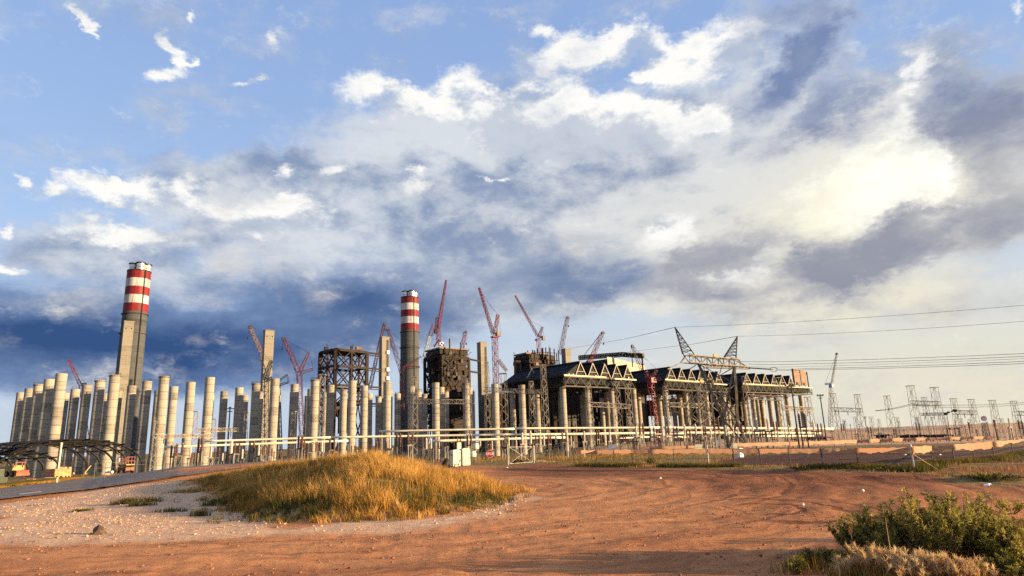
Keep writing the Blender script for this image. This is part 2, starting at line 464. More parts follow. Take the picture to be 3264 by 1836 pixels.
def concrete(name, c1, c2, c3, lift=4.0, zscale=1.0):
    """slip-formed concrete: pour lifts of slightly different tone, drip stains, fine grain"""
    m, n, b = new_mat(name)
    tcn = n.node('ShaderNodeTexCoord').outputs['Object']
    oi = n.node('ShaderNodeObjectInfo')
    rnd = n.scale(n.comb(oi.outputs['Random'], oi.outputs['Random'], oi.outputs['Random']), 91.0)
    v = n.v('ADD', tcn, rnd)
    x, y, z = n.xyz(tcn)[:3]
    li = n.m('FLOOR', n.m('DIVIDE', z, lift))
    wn = n.node('ShaderNodeTexWhiteNoise', noise_dimensions='2D')
    n.put(wn.inputs['Vector'], n.comb(li, oi.outputs['Random'], 0.0))
    drip = n.noise(n.v('MULTIPLY', v, (1.2, 1.2, .05)), 1.0, 5, .65)
    pour = n.noise(n.v('MULTIPLY', v, (.08, .08, .9)), 1.0 * zscale, 6, .7)
    grain = n.noise(v, 1.6, 8, .7)
    f = n.m('ADD', n.m('ADD', n.m('MULTIPLY', wn.outputs['Value'], .30), n.m('MULTIPLY', drip, .35)), n.m('ADD', n.m('MULTIPLY', pour, .55), n.m('MULTIPLY', grain, .35)))
    col = n.mix(n.step(f, .45, .80), c1, c2)
    seam = n.m('ABSOLUTE', n.m('SUBTRACT', n.m('FRACT', n.m('DIVIDE', z, lift)), .5))
    col = n.mix(n.m('MULTIPLY', n.step(seam, .468, .496), .8), col, c3)
    n.put(b.inputs['Base Color'], col); b.inputs['Roughness'].default_value = .88
    bn = n.node('ShaderNodeBump'); bn.inputs['Strength'].default_value = .25; bn.inputs['Distance'].default_value = .2
    n.put(bn.inputs['Height'], grain); n.put(b.inputs['Normal'], bn.outputs[0])
    return m

M = {}
M['concrete'] = concrete('column concrete', (.085, .078, .068), (.272, .25, .214), (.04, .037, .033), 4.2)
M['chimney'] = concrete('chimney concrete', (.026, .029, .031), (.068, .073, .077), (.018, .020, .021), 6.0, .6)
M['tower'] = concrete('lift tower concrete', (.10, .093, .08), (.20, .186, .158), (.08, .074, .062), 3.6)
M['red'] = paint('chimney red', (.085, .008, .011), (.20, .014, .02), .35, .6, (1, 1, .12))
M['white'] = paint('chimney white', (.24, .235, .225), (.48, .48, .48), .35, .6, (1, 1, .12))
M['steel_liner'] = paint('stainless flue', (.45, .46, .46), (.62, .62, .60), .3, .35, (1, 1, .2), .7)
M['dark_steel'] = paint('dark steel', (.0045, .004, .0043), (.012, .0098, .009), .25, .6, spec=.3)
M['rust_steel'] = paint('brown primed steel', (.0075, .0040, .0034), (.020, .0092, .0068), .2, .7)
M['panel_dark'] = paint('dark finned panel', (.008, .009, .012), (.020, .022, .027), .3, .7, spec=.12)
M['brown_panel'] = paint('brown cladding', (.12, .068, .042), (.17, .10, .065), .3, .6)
M['cream'] = paint('cream cladding', (.30, .285, .22), (.36, .34, .265), .06, .6)
M['galv'] = paint('galvanised steel', (.15, .13, .105), (.30, .265, .215), .5, .6)
M['galv_far'] = paint('weathered galvanised steel', (.085, .076, .064), (.17, .152, .13), .5, .6)
M['truss'] = paint('platform truss steel', (.020, .018, .016), (.048, .042, .036), .5, .6)
M['pylon'] = paint('weathered pylon steel', (.06, .054, .046), (.15, .132, .108), .8, .6)
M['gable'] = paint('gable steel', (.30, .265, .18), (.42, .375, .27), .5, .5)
M['pipe'] = paint('white busbar paint', (.66, .60, .43), (.80, .74, .56), .3, .4)
M['crane_red'] = paint('crane red', (.11, .012, .021), (.18, .023, .033), .3, .5)
M['crane_purple'] = paint('faded crane maroon', (.065, .018, .03), (.12, .036, .05), .3, .55)
M['crane_tan'] = paint('crane ochre', (.14, .085, .05), (.22, .14, .08), .3, .55)
M['crane_pale'] = paint('pale grey crane steel', (.24, .28, .30), (.34, .38, .40), .3, .5)
M['crane_blue'] = paint('crane blue', (.10, .16, .28), (.16, .24, .38), .3, .5)
M['wire'] = paint('aluminium conductor', (.06, .055, .05), (.10, .095, .09), .3, .5)
M['post_dark'] = paint('fence post steel', (.035, .028, .024), (.07, .05, .04), 2, .7)
M['post_white'] = paint('white painted post', (.40, .37, .31), (.54, .50, .43), 3, .6)
M['cabin'] = paint('pale cream plastic', (.50, .50, .36), (.60, .59, .43), 1.2, .5)
M['sign_red'] = paint('sign red', (.34, .02, .035), (.42, .03, .045), 4, .45)
M['sign_white'] = paint('sign white', (.72, .70, .68), (.8, .78, .76), 4, .45)
M['black'] = paint('black plastic', (.008, .008, .009), (.02, .018, .016), 4, .6)
M['orange'] = paint('orange machine paint', (.17, .035, .02), (.25, .058, .03), 2, .5)
M['yellow'] = paint('yellow machine paint', (.22, .155, .045), (.30, .215, .065), 2, .5)
M['green_dark'] = paint('dark green bin', (.012, .022, .014), (.025, .04, .026), 2, .5)
M['brick'] = paint('stacked brick', (.40, .17, .08), (.55, .30, .16), 3, .8)
M['blue_box'] = paint('blue grey board', (.18, .21, .30), (.26, .29, .38), 2, .5)
M['porcelain'] = paint('insulator porcelain', (.075, .042, .028), (.14, .08, .055), 2, .35)
M['insul_white'] = paint('pale insulator', (.42, .38, .32), (.55, .5, .43), 2, .4)
M['bark'] = paint('stem bark', (.10, .055, .03), (.20, .12, .07), 9, .85)
M['straw_stem'] = paint('dry stalk', (.36, .24, .11), (.50, .36, .18), 9, .8)
M['stone_dark'] = paint('dark rock', (.06, .04, .03), (.14, .09, .06), 5, .9, bump=.3)

# shade cloth: woven net, lets some light through
def cloth_mat():
    m, n, b = new_mat('shade cloth')
    tcn = n.node('ShaderNodeTexCoord').outputs['Object']
    f = n.noise(n.v('MULTIPLY', tcn, (.6, .6, 1.5)), 1.0, 6, .6)
    n.put(b.inputs['Base Color'], n.mix(n.step(f, .35, .68), (.40, .24, .15), (.47, .295, .195)))
    b.inputs['Roughness'].default_value = .9
    tr = n.node('ShaderNodeBsdfTranslucent'); n.put(tr.inputs['Color'], (.46, .25, .14))
    mx = n.node('ShaderNodeMixShader'); mx.inputs[0].default_value = .35
    n.t.links.new(b.outputs[0], mx.inputs[1]); n.t.links.new(tr.outputs[0], mx.inputs[2])
    n.t.links.new(mx.outputs[0], [k for k in n.t.nodes if k.type == 'OUTPUT_MATERIAL'][0].inputs[0])
    return m
M['cloth'] = cloth_mat()

def blade_mat(name, cols, trans=.35):
    """leaf or grass colour picked by the blade's own tint value"""
    m, n, b = new_mat(name)
    at = n.node('ShaderNodeAttribute', attribute_name='tint')
    r = n.node('ShaderNodeValToRGB'); n.put(r.inputs[0], at.outputs['Fac'])
    el = r.color_ramp.elements
    for i, (p, c) in enumerate(cols):
        e = el[i] if i < 2 else el.new(p)
        e.position = p; e.color = (*c, 1)
    n.put(b.inputs['Base Color'], r.outputs[0]); b.inputs['Roughness'].default_value = .75
    b.inputs['Specular IOR Level'].default_value = .15
    tr = n.node('ShaderNodeBsdfTranslucent'); n.put(tr.inputs['Color'], r.outputs[0])
    mx = n.node('ShaderNodeMixShader'); mx.inputs[0].default_value = trans
    n.t.links.new(b.outputs[0], mx.inputs[1]); n.t.links.new(tr.outputs[0], mx.inputs[2])
    n.t.links.new(mx.outputs[0], [k for k in n.t.nodes if k.type == 'OUTPUT_MATERIAL'][0].inputs[0])
    return m
M['grass'] = blade_mat('veld grass', [(0, (.045, .052, .014)), (1, (.58, .37, .13)), (.3, (.12, .092, .02)), (.55, (.35, .185, .036)), (.8, (.50, .27, .062))])
M['leaf'] = blade_mat('shrub leaf', [(0, (.032, .038, .010)), (1, (.54, .43, .11)), (.45, (.15, .15, .03)), (.75, (.33, .29, .06))])
M['plume'] = blade_mat('dry seed heads', [(0, (.36, .21, .09)), (1, (.78, .60, .34)), (.5, (.60, .41, .20))])

# ------------------------------------------------------------------ ground sheet
def W2(pts): return np.array([[h.x, h.y] for h in (hit(*p) for p in pts)])
GRAVEL = W2([(-60,1612),(250,1572),(420,1548),(560,1532),(640,1540),(760,1595),(880,1655),(960,1680),(1150,1662),(1350,1652),(1500,1630),(1600,1606),(1655,1575),(1690,1590),(1640,1640),(1500,1665),(1300,1682),(1000,1705),(700,1716),(320,1722),(-60,1728)])
PLOUGH = W2([(2262,1478),(2380,1452),(2560,1446),(2760,1440),(2920,1446),(3100,1436),(3300,1418),(3300,1470),(3020,1480),(2900,1486),(2740,1480),(2500,1484)])
ROAD_LO = [(-140,1612),(0,1596),(125,1583),(250,1568),(375,1552),(500,1534),(620,1516),(720,1502),(800,1492),(900,1482),(1010,1474)]
ROAD_UP = [(-140,1577),(0,1560),(125,1546),(250,1529),(375,1510),(500,1492),(620,1480),(720,1474),(800,1470),(900,1466),(1010,1464)]
road_lo = [hit(*p) for p in ROAD_LO]; road_up = [hit(*p) for p in ROAD_UP]
ROADP = np.array([[p.x, p.y] for p in road_lo] + [[p.x, p.y] for p in reversed(road_up)])

az_f = np.radians(np.arange(-62, 62.01, .3)); az_b = np.radians(np.arange(66, 298, 4.0))
AZS = np.concatenate([az_f, az_b]); NA = len(AZS)
RS = np.exp(np.linspace(math.log(2.5), math.log(9500), 540)); NR = len(RS)
gx = np.outer(RS, np.sin(AZS)).ravel(); gy = np.outer(RS, np.cos(AZS)).ravel()
gzv = ground(gx, gy)
idx = np.arange(NR * NA).reshape(NR, NA)
i0, i1 = idx[:-1, :], idx[1:, :]
j0, j1 = np.roll(i0, -1, 1), np.roll(i1, -1, 1)
quads = np.stack([i0, j0, j1, i1], -1).reshape(-1, 4)[:, ::-1]
# centre patch under the camera
cv = len(gx); gx = np.append(gx, 0.0); gy = np.append(gy, 0.0); gzv = np.append(gzv, 0.0)
me = bpy.data.meshes.new('ground')
faces_n = len(quads) + NA
me.vertices.add(len(gx)); me.vertices.foreach_set('co', np.stack([gx, gy, gzv], -1).ravel())
tri = np.stack([idx[0], np.full(NA, cv), np.roll(idx[0], -1)], -1)
me.loops.add(quads.size + tri.size)
me.loops.foreach_set('vertex_index', np.concatenate([quads.ravel(), tri.ravel()]))
me.polygons.add(faces_n)
ls = np.concatenate([np.arange(len(quads)) * 4, quads.size + np.arange(NA) * 3])
me.polygons.foreach_set('loop_start', ls)
me.polygons.foreach_set('use_smooth', np.ones(faces_n, bool))
me.update(calc_edges=True); me.validate()
def fattr(mesh, name, vals):
    a = mesh.attributes.new(name, 'FLOAT', 'POINT'); a.data.foreach_set('value', np.asarray(vals, np.float32))
nzv = fbm(gx * .5, gy * .5, 4); nz2 = fbm(gx * .12 + 40, gy * .12, 4)
gr = np.hypot(gx, gy); gaz = np.degrees(np.arctan2(gx, gy))
gravel = smooth(-.5, .7, poly_depth(GRAVEL, gx, gy) + nzv * 1.5)
mound_m = smooth(-.35, .5, poly_depth(MOUND, gx, gy) + nzv * .8)
plough = smooth(-.8, .8, poly_depth(PLOUGH, gx, gy) + nzv * 1.2)
# grassy ground: beyond the dirt road on the right, around the gate, the verge past the asphalt road, and the far yard
FIELD = W2([(1760,1487),(1850,1489),(2100,1494),(2400,1500),(2700,1508),(2930,1512),(3020,1530),(3330,1560),(3330,1440),(2900,1440),(2300,1440),(1700,1460)])
field_m = smooth(-1.0, 1.4, poly_depth(FIELD, gx, gy) + nzv * 3.0)
verge = smooth(.0, 2.5, gr - 60) * smooth(-4, -9, gaz)
green = np.clip(np.maximum(np.maximum(field_m * smooth(-.5, .25, nz2 + .15), verge), mound_m), 0, 1) * (1 - plough)
green = np.maximum(green, smooth(70, 84, gr) * smooth(-9, -5, gaz))
yard_g = smooth(125, 170, gr) * smooth(2, 9, gaz) * smooth(120, 90, gaz)          # pale crushed stone of the switchyard
green = green * (1 - .9 * yard_g)
fattr(me, 'gravel', np.maximum(np.clip(gravel, 0, 1) * (1 - mound_m), .85 * yard_g)); fattr(me, 'lane', smooth(.4, 2.0, -poly_depth(MOUND, gx, gy)) * smooth(9.5, 6.0, -poly_depth(MOUND, gx, gy) + 2.2 * nz2 + .5 * nzv) * smooth(62, 50, gr)); fattr(me, 'green', green); fattr(me, 'plough', plough)

RUT = hit(2440, 1622)
def soil_mat():
    m, n, b = new_mat('red dirt ground')
    pos = n.node('ShaderNodeNewGeometry').outputs['Position']
    A = lambda k: n.node('ShaderNodeAttribute', attribute_name=k).outputs['Fac']
    big = n.noise(pos, .16, 6, .6); mid = n.noise(pos, 1.1, 8, .65); fine = n.noise(pos, 9.0, 8, .7); grit = n.noise(pos, 38.0, 5, .7)
    # wheel-worn streaks that follow the bend round the mound
    rel = n.v('SUBTRACT', pos, (-7.0, 34.0, 0.0)); rx, ry, rz = n.xyz(rel)[:3]
    rad = n.v('LENGTH', n.v('MULTIPLY', rel, (1, 1, 0))); ang = n.m('ARCTAN2', rx, ry)
    wob = n.m('MULTIPLY', n.m('SUBTRACT', big, .5), 6.0)
    trk = n.noise(n.comb(n.m('ADD', rad, wob), n.m('MULTIPLY', ang, 2.2), 0.0), 1.5, 7, .68)
    trk2 = n.noise(n.comb(n.m('MULTIPLY', n.m('ADD', rad, wob), 3.2), n.m('MULTIPLY', ang, 4.0), 4.0), 1.5, 5, .65)
    base = n.mix(n.step(n.m('ADD', n.m('MULTIPLY', big, .5), n.m('MULTIPLY', trk, .5)), .34, .64), (.29, .108, .044), (.58, .25, .102))
    base = n.mix(n.m('MULTIPLY', n.step(trk2, .52, .70), .7), base, (.135, .050, .027))
    lane = n.noise(n.comb(n.m('MULTIPLY', n.m('ADD', rad, n.m('MULTIPLY', wob, .5)), .42), n.m('MULTIPLY', ang, .9), 9.0), 1.0, 5, .6)
    base = n.mix(n.m('MULTIPLY', n.step(lane, .47, .62), .40), base, (.20, .075, .040))
    wheel = n.m('ABSOLUTE', n.m('SUBTRACT', n.m('FRACT', n.m('DIVIDE', n.m('ADD', rad, n.m('MULTIPLY', wob, .55)), 1.75)), .5))
    wheel = n.m('MULTIPLY', n.step(wheel, .36, .47), n.step(n.noise(n.comb(rad, n.m('MULTIPLY', ang, 3.0), 2.0), .55, 4, .6), .42, .6))
    base = n.mix(n.m('MULTIPLY', wheel, .75), base, n.mix(n.step(fine, .4, .6), (.13, .048, .026), (.30, .13, .065)))
    rut = n.v('SUBTRACT', pos, (RUT.x, RUT.y, 0.0)); rd = n.v('LENGTH', n.v('MULTIPLY', n.v('ADD', rut, n.scale(n.v('SUBTRACT', n.noise(pos, .9, 4, .6, color=True), (.5, .5, .5)), 1.4)), (1.0, .62, 0)))
    ring = n.m('ABSOLUTE', n.m('SUBTRACT', n.m('FRACT', n.m('DIVIDE', rd, .95)), .5))
    ring = n.m('MULTIPLY', n.m('MULTIPLY', n.step(ring, .30, .46), n.step(rd, 3.4, 2.2)), n.step(n.xyz(rut)[0], -1.6, -.2))
    base = n.mix(n.m('MULTIPLY', ring, .85), base, (.095, .036, .02))
    base = n.mix(n.m('MULTIPLY', n.step(mid, .52, .75), .45), base, (.72, .36, .155))
    base = n.mix(n.m('MULTIPLY', n.step(fine, .56, .72), .5), base, (.20, .078, .034))
    base = n.mix(n.m('MULTIPLY', n.step(grit, .64, .72), .45), base, (.62, .42, .28))
    # darker red soil farther up the road and to the right
    px_, py_, pz_ = n.xyz(pos)[:3]
    dark_soil = n.m('ADD', n.lin(n.m('ADD', py_, n.m('MULTIPLY', px_, .35)), 15, 33, 0, 1), n.m('MULTIPLY', n.m('SUBTRACT', big, .5), 2.4))
    dark_soil = n.m('MULTIPLY', n.step(dark_soil, .25, 1.15), n.step(px_, -4.0, 2.0))
    base = n.mix(n.m('MULTIPLY', dark_soil, .88), base, n.mix(n.step(trk, .4, .62), (.105, .038, .019), (.27, .096, .040)))
    lanec = n.mix(n.step(n.m('ADD', n.m('MULTIPLY', trk, .6), n.m('MULTIPLY', fine, .4)), .38, .62), (.40, .165, .068), (.64, .30, .128))
    lanec = n.mix(n.m('MULTIPLY', n.step(trk2, .54, .70), .6), lanec, (.22, .082, .036))
    lanec = n.mix(n.m('MULTIPLY', wheel, .5), lanec, (.27, .105, .048))
    base = n.mix(n.m('MULTIPLY', A('lane'), .72), base, lanec)
    grav = n.mix(n.step(fine, .38, .62), (.50, .28, .15), (.70, .46, .29))
    grav = n.mix(n.m('MULTIPLY', n.step(grit, .58, .70), .6), grav, (.78, .58, .41))
    grav = n.mix(n.m('MULTIPLY', n.step(mid, .60, .72), .5), grav, (.30, .18, .10))
    base = n.mix(A('gravel'), base, grav)
    grs = n.mix(n.step(mid, .36, .62), (.10, .085, .03), (.30, .19, .075))
    grs = n.mix(n.m('MULTIPLY', n.step(fine, .5, .66), .6), grs, (.055, .062, .02))
    base = n.mix(n.m('MULTIPLY', A('green'), n.step(n.m('ADD', fine, A('green')), .75, 1.25)), base, grs)
    plo = n.mix(n.step(n.noise(n.v('MULTIPLY', pos, (.35, 1.6, 1)), 1.6, 8, .7), .36, .64), (.055, .027, .020), (.125, .06, .04))
    base = n.mix(A('plough'), base, plo)
    n.put(b.inputs['Base Color'], base); b.inputs['Roughness'].default_value = .95
    b.inputs['Specular IOR Level'].default_value = .08
    hgt = n.m('ADD', n.m('ADD', n.m('MULTIPLY', mid, .5), n.m('MULTIPLY', fine, .28)), n.m('ADD', n.m('MULTIPLY', grit, .10), n.m('SUBTRACT', n.m('MULTIPLY', trk2, .25), n.m('ADD', n.m('MULTIPLY', wheel, .35), n.m('MULTIPLY', ring, .5)))))
    bn = n.node('ShaderNodeBump'); bn.inputs['Strength'].default_value = .8; bn.inputs['Distance'].default_value = .075
    n.put(bn.inputs['Height'], hgt); n.put(b.inputs['Normal'], bn.outputs[0])
    return m
me.materials.append(soil_mat())
g = bpy.data.objects.new('ground', me); COL.objects.link(g); tag(g, 'red dirt ground with gravel, ruts and grassy patches', kind='structure')

# asphalt road
def asphalt_mat():
    m, n, b = new_mat('old asphalt')
    pos = n.node('ShaderNodeNewGeometry').outputs['Position']
    f = n.noise(pos, .5, 7, .65); s = n.noise(n.v('MULTIPLY', pos, (1.0, .4, 1)), 7.0, 6, .7)
    c = n.mix(n.step(f, .35, .65), (.15, .112, .090), (.215, .165, .136))
    c = n.mix(n.m('MULTIPLY', n.step(s, .55, .7), .4), c, (.055, .042, .038))
    n.put(b.inputs['Base Color'], c); b.inputs['Roughness'].default_value = .85
    bn = n.node('ShaderNodeBump'); bn.inputs['Strength'].default_value = .4; bn.inputs['Distance'].default_value = .02
    n.put(bn.inputs['Height'], s); n.put(b.inputs['Normal'], bn.outputs[0])
    return m
mb = MB(); NX = 44; vs = []
for i in range(len(road_lo) - 1):
    for k in range(16):
        a = road_lo[i].lerp(road_lo[i + 1], k / 16); c = road_up[i].lerp(road_up[i + 1], k / 16)
        for j in range(NX + 1):
            p = a.lerp(c, j / NX); w = .25 * fbm(p.x * .8, p.y * .8, 3) if j in (0, NX) else 0
            vs.append((p.x + float(w), p.y + float(w), gz(p.x, p.y) + .10))
rows = len(vs) // (NX + 1)
mb.add(vs, [(i * (NX + 1) + j, i * (NX + 1) + j + 1, (i + 1) * (NX + 1) + j + 1, (i + 1) * (NX + 1) + j) for i in range(rows - 1) for j in range(NX)])
o = mb.build('road', asphalt_mat(), smooth_=True); tag(o, 'grey asphalt road climbing behind the grassy mound', kind='structure')
# worn edge line fragments
mb = MB()
for (p0, p1, p2, p3) in [((60,1581),(130,1573),(132,1575),(62,1583.5))]:
    q = [hit(*p) for p in (p0, p1, p2, p3)]
    mb.add([(v.x, v.y, v.z + .115) for v in q], [(0, 1, 2, 3)])
o = mb.build('road_marking', M['insul_white']); o['kind'] = 'structure'; o['label'] = 'short worn white dash painted on the asphalt road'

# ------------------------------------------------------------------ blades
def blades_mesh(name, mat, P, H, Wd, lean, tint, curve=.35, parent=None):
    """P n x 3 roots, H heights, Wd widths, lean n x 2; three-triangle bent blades in one mesh"""
    n = len(P); ang = RNG.random(n) * 2 * np.pi
    sx, sy = np.cos(ang) * Wd / 2, np.sin(ang) * Wd / 2
    mid = P + np.stack([lean[:, 0] * H * curve, lean[:, 1] * H * curve, H * .55], -1)
    tip = P + np.stack([lean[:, 0] * H, lean[:, 1] * H, H * np.sqrt(np.clip(1 - .5 * (lean ** 2).sum(1), .2, 1))], -1)
    off = np.stack([sx, sy, np.zeros(n)], -1)
    V = np.stack([P - off, P + off, mid - off * .75, mid + off * .75, tip], 1).reshape(-1, 3)
    b = np.arange(n)[:, None] * 5
    F = np.concatenate([b + np.array([0, 1, 3]), b + np.array([0, 3, 2]), b + np.array([2, 3, 4])], 1).reshape(-1, 3)
    me = bpy.data.meshes.new(name)
    me.vertices.add(len(V)); me.vertices.foreach_set('co', V.ravel())
    me.loops.add(F.size); me.loops.foreach_set('vertex_index', F.ravel())
    me.polygons.add(len(F)); me.polygons.foreach_set('loop_start', np.arange(len(F)) * 3)
    me.update(calc_edges=True)
    fattr(me, 'tint', np.repeat(np.clip(tint, 0, 1), 5))
    me.materials.append(mat)
    o = bpy.data.objects.new(name, me); COL.objects.link(o)
    if parent is not None: o.parent = parent
    return o
def scatter(poly, n, margin=0.0):
    lo, hi = poly.min(0) - margin, poly.max(0) + margin
    out = []
    while sum(len(a) for a in out) < n:
        p = lo + RNG.random((n * 2, 2)) * (hi - lo)
        out.append(p[poly_depth(poly, p[:, 0], p[:, 1]) > -margin])
    return np.concatenate(out)[:n]

# tall dry grass on the mound: clumps of unlike height and colour
nclump = 5400
cl = scatter(MOUND, nclump, 1.5)
_d = poly_depth(MOUND, cl[:, 0], cl[:, 1]); cl = cl[RNG.random(nclump) < np.exp(np.minimum(_d + .5 * fbm(cl[:, 0] * 1.3, cl[:, 1] * 1.3, 2), 0) / .45)]; nclump = len(cl)
cd = poly_depth(MOUND, cl[:, 0], cl[:, 1])
front = smooth(2.6, .3, cd) * smooth(34, 27, cl[:, 1])          # weedy green front foot of the mound
patch = fbm(cl[:, 0] * .45, cl[:, 1] * .45, 3)
ch = (.24 + .36 * RNG.random(nclump) ** 1.6 + .34 * patch) * (.38 + .62 * smooth(-.4, 1.3, cd)) + .10 * front
fine_p = fbm(cl[:, 0] * 1.6 + 5, cl[:, 1] * 1.6, 2)
ct = np.clip(.60 + .70 * patch + .55 * fine_p + .15 * RNG.standard_normal(nclump) - .26 * front, 0, 1)
k = 22
P2 = np.repeat(cl, k, 0) + RNG.standard_normal((nclump * k, 2)) * .09
Hh = np.repeat(ch, k) * (.45 + .75 * RNG.random(nclump * k))
ln = np.repeat(RNG.standard_normal((nclump, 2)) * .18, k, 0) + RNG.standard_normal((nclump * k, 2)) * .33 + np.array([-.10, .0])
tn = np.repeat(ct, k) + RNG.standard_normal(nclump * k) * .10
P3 = np.stack([P2[:, 0], P2[:, 1], ground(P2[:, 0], P2[:, 1]) - .02], -1)
o = blades_mesh('mound_grass', M['grass'], P3, Hh, .010 + .012 * RNG.random(len(Hh)), ln, tn)
tag(o, 'tall golden dry grass covering the mound', 'grass', kind='stuff')
# fine red-gold seed stems standing above
ns = 6000
P2 = scatter(MOUND, ns); keep = poly_depth(MOUND, P2[:, 0], P2[:, 1]) > .8; P2 = P2[keep]; ns = len(P2)
P3 = np.stack([P2[:, 0], P2[:, 1], ground(P2[:, 0], P2[:, 1])], -1)
o = blades_mesh('mound_seed_stems', M['grass'], P3, .42 + .35 * RNG.random(ns), np.full(ns, .007), RNG.standard_normal((ns, 2)) * .15 + np.array([-.1, 0]), .8 + .15 * RNG.standard_normal(ns))
tag(o, 'thin golden seed stems above the mound grass', 'grass', kind='stuff')

# green verge past the asphalt road
vp = [hit(*p) for p in [(-60,1572),(0,1557),(125,1543),(250,1526),(375,1507),(500,1489),(620,1477),(720,1472),(860,1466)]]
va = [hit(*p) for p in [(-60,1556),(0,1546),(125,1532),(250,1518),(375,1501),(500,1484),(620,1474),(720,1470),(860,1464)]]
rows = []
for i in range(len(vp) - 1):
    L = max((vp[i + 1] - vp[i]).length, 1)
    m_ = int(L * 330)
    t = RNG.random(m_); s = RNG.random(m_) ** 1.2
    a = np.outer(1 - t, np.array(vp[i])[:2]) + np.outer(t, np.array(vp[i + 1])[:2])
    b = np.outer(1 - t, np.array(va[i])[:2]) + np.outer(t, np.array(va[i + 1])[:2])
    rows.append(np.column_stack([a + (b - a) * s[:, None], s]))
rows = np.concatenate(rows)
P3 = np.stack([rows[:, 0], rows[:, 1], ground(rows[:, 0], rows[:, 1]) - .02], -1)
pt = fbm(rows[:, 0] * .5, rows[:, 1] * .5, 3)
o = blades_mesh('verge_grass', M['grass'], P3, .12 + .16 * rows[:, 2] + .14 * RNG.random(len(P3)), np.full(len(P3), .03), RNG.standard_normal((len(P3), 2)) * .25,
                np.where(rows[:, 2] > .35, .12, .5) + .25 * pt + .1 * RNG.standard_normal(len(P3)))
tag(o, 'strip of short green grass along the far side of the asphalt road', 'grass', kind='stuff')

# grass in the fenced field and along the near fence
n = 26000
P2 = scatter(FIELD, n)
keep = (fbm(P2[:, 0] * .22 + 7, P2[:, 1] * .22, 3) > -.12) & (poly_depth(PLOUGH, P2[:, 0], P2[:, 1]) < .3)
P2 = P2[keep]; n = len(P2)
P3 = np.stack([P2[:, 0], P2[:, 1], ground(P2[:, 0], P2[:, 1]) - .01], -1)
pt = fbm(P2[:, 0] * .3, P2[:, 1] * .3, 3)
o = blades_mesh('field_grass', M['grass'], P3, .10 + .22 * RNG.random(n) + .1 * pt, .018 + .02 * RNG.random(n), RNG.standard_normal((n, 2)) * .3, .36 + .5 * pt + .15 * RNG.standard_normal(n))
tag(o, 'patchy dry grass in the fenced field on the right', 'grass', kind='stuff')
FENCE_LINE = [(1850,1486),(2018,1488),(2151,1489),(2260,1489),(2427,1490),(2625,1495),(2738,1492),(2916,1505),(2975,1480),(3040,1477),(3105,1473),(3170,1468),(3232,1456),(3300,1448)]
fl = [hit(*p) for p in FENCE_LINE]
rows = []
for i in range(len(fl) - 1):
    m_ = int((fl[i + 1] - fl[i]).length * 420); t = RNG.random(m_)
    a = np.outer(1 - t, np.array(fl[i])[:2]) + np.outer(t, np.array(fl[i + 1])[:2]) + RNG.standard_normal((m_, 2)) * np.array([.4, .45])
    rows.append(a)
P2 = np.concatenate(rows); keep = fbm(P2[:, 0] * .4, P2[:, 1] * .4, 3) > -.22; P2 = P2[keep]; n = len(P2)
P3 = np.stack([P2[:, 0], P2[:, 1], ground(P2[:, 0], P2[:, 1]) - .01], -1)
o = blades_mesh('fence_grass', M['grass'], P3, .16 + .26 * RNG.random(n), .015 + .015 * RNG.random(n), RNG.standard_normal((n, 2)) * .25, .16 + .35 * fbm(P2[:, 0] * .6, P2[:, 1] * .6, 3) + .12 * RNG.standard_normal(n))
tag(o, 'dark green weeds growing along the foot of the near fence', 'grass', kind='stuff')
YARD = W2([(1500,1478),(1620,1470),(1720,1466),(1850,1470),(2050,1464),(2050,1452),(1700,1452),(1500,1462)])
n = 9000; P2 = scatter(YARD, n)
P3 = np.stack([P2[:, 0], P2[:, 1], ground(P2[:, 0], P2[:, 1]) - .01], -1)
o = blades_mesh('yard_grass', M['grass'], P3, .25 + .45 * RNG.random(n), .03 + .03 * RNG.random(n), RNG.standard_normal((n, 2)) * .2, .55 + .3 * fbm(P2[:, 0] * .15, P2[:, 1] * .15, 3) + .12 * RNG.standard_normal(n))
tag(o, 'golden grass behind the white gate', 'grass', kind='stuff')

# weeds on the gravel
def weed(px, py, h, r, n, t0, label, grp='low weeds on the gravel'):
    c = hit(px, py)
    q = np.clip(RNG.standard_normal((n, 2)), -1.7, 1.7) * r * np.array([1.15, .6])
    P2 = q + np.array([c.x, c.y]); P3 = np.stack([P2[:, 0], P2[:, 1], ground(P2[:, 0], P2[:, 1]) - .01], -1)
    org = np.array([c.x, c.y, c.z])
    o = blades_mesh('weed_clump', M['grass'], P3 - org, h * (.4 + .7 * RNG.random(n)), .010 + .012 * RNG.random(n), RNG.standard_normal((n, 2)) * .4, t0 + .12 * RNG.standard_normal(n))
    o.location = c
    tag(o, label, 'weed', grp); return o
for a in [(400,1606,.35,.30,420,.12,'largest green weed clump on the gravel left of the mound'),
          (450,1612,.28,.28,320,.14,'green weed clump right beside the largest one on the gravel'),
          (484,1600,.30,.22,260,.18,'upright weed tuft at the right end of the gravel weeds'),
          (262,1630,.14,.18,260,.12,'small flat weed on the open gravel at left'),
          (545,1632,.22,.30,260,.12,'dark weed clump below the gravel weed row'),
          (640,1645,.30,.16,240,.10,'dark weed clump at the left foot of the mound with a long shadow'),
          (720,1610,.34,.45,600,.14,'broad green weed patch at the left end of the mound'),
          (790,1622,.30,.45,520,.12,'green weed patch at the mound foot beside the pale gravel'),
          (110,1612,.10,.25,110,.3,'sparse weed near the asphalt edge at far left'),
          (590,1570,.22,.5,300,.3,'dry weed patch between asphalt road and mound')]:
    weed(*a)

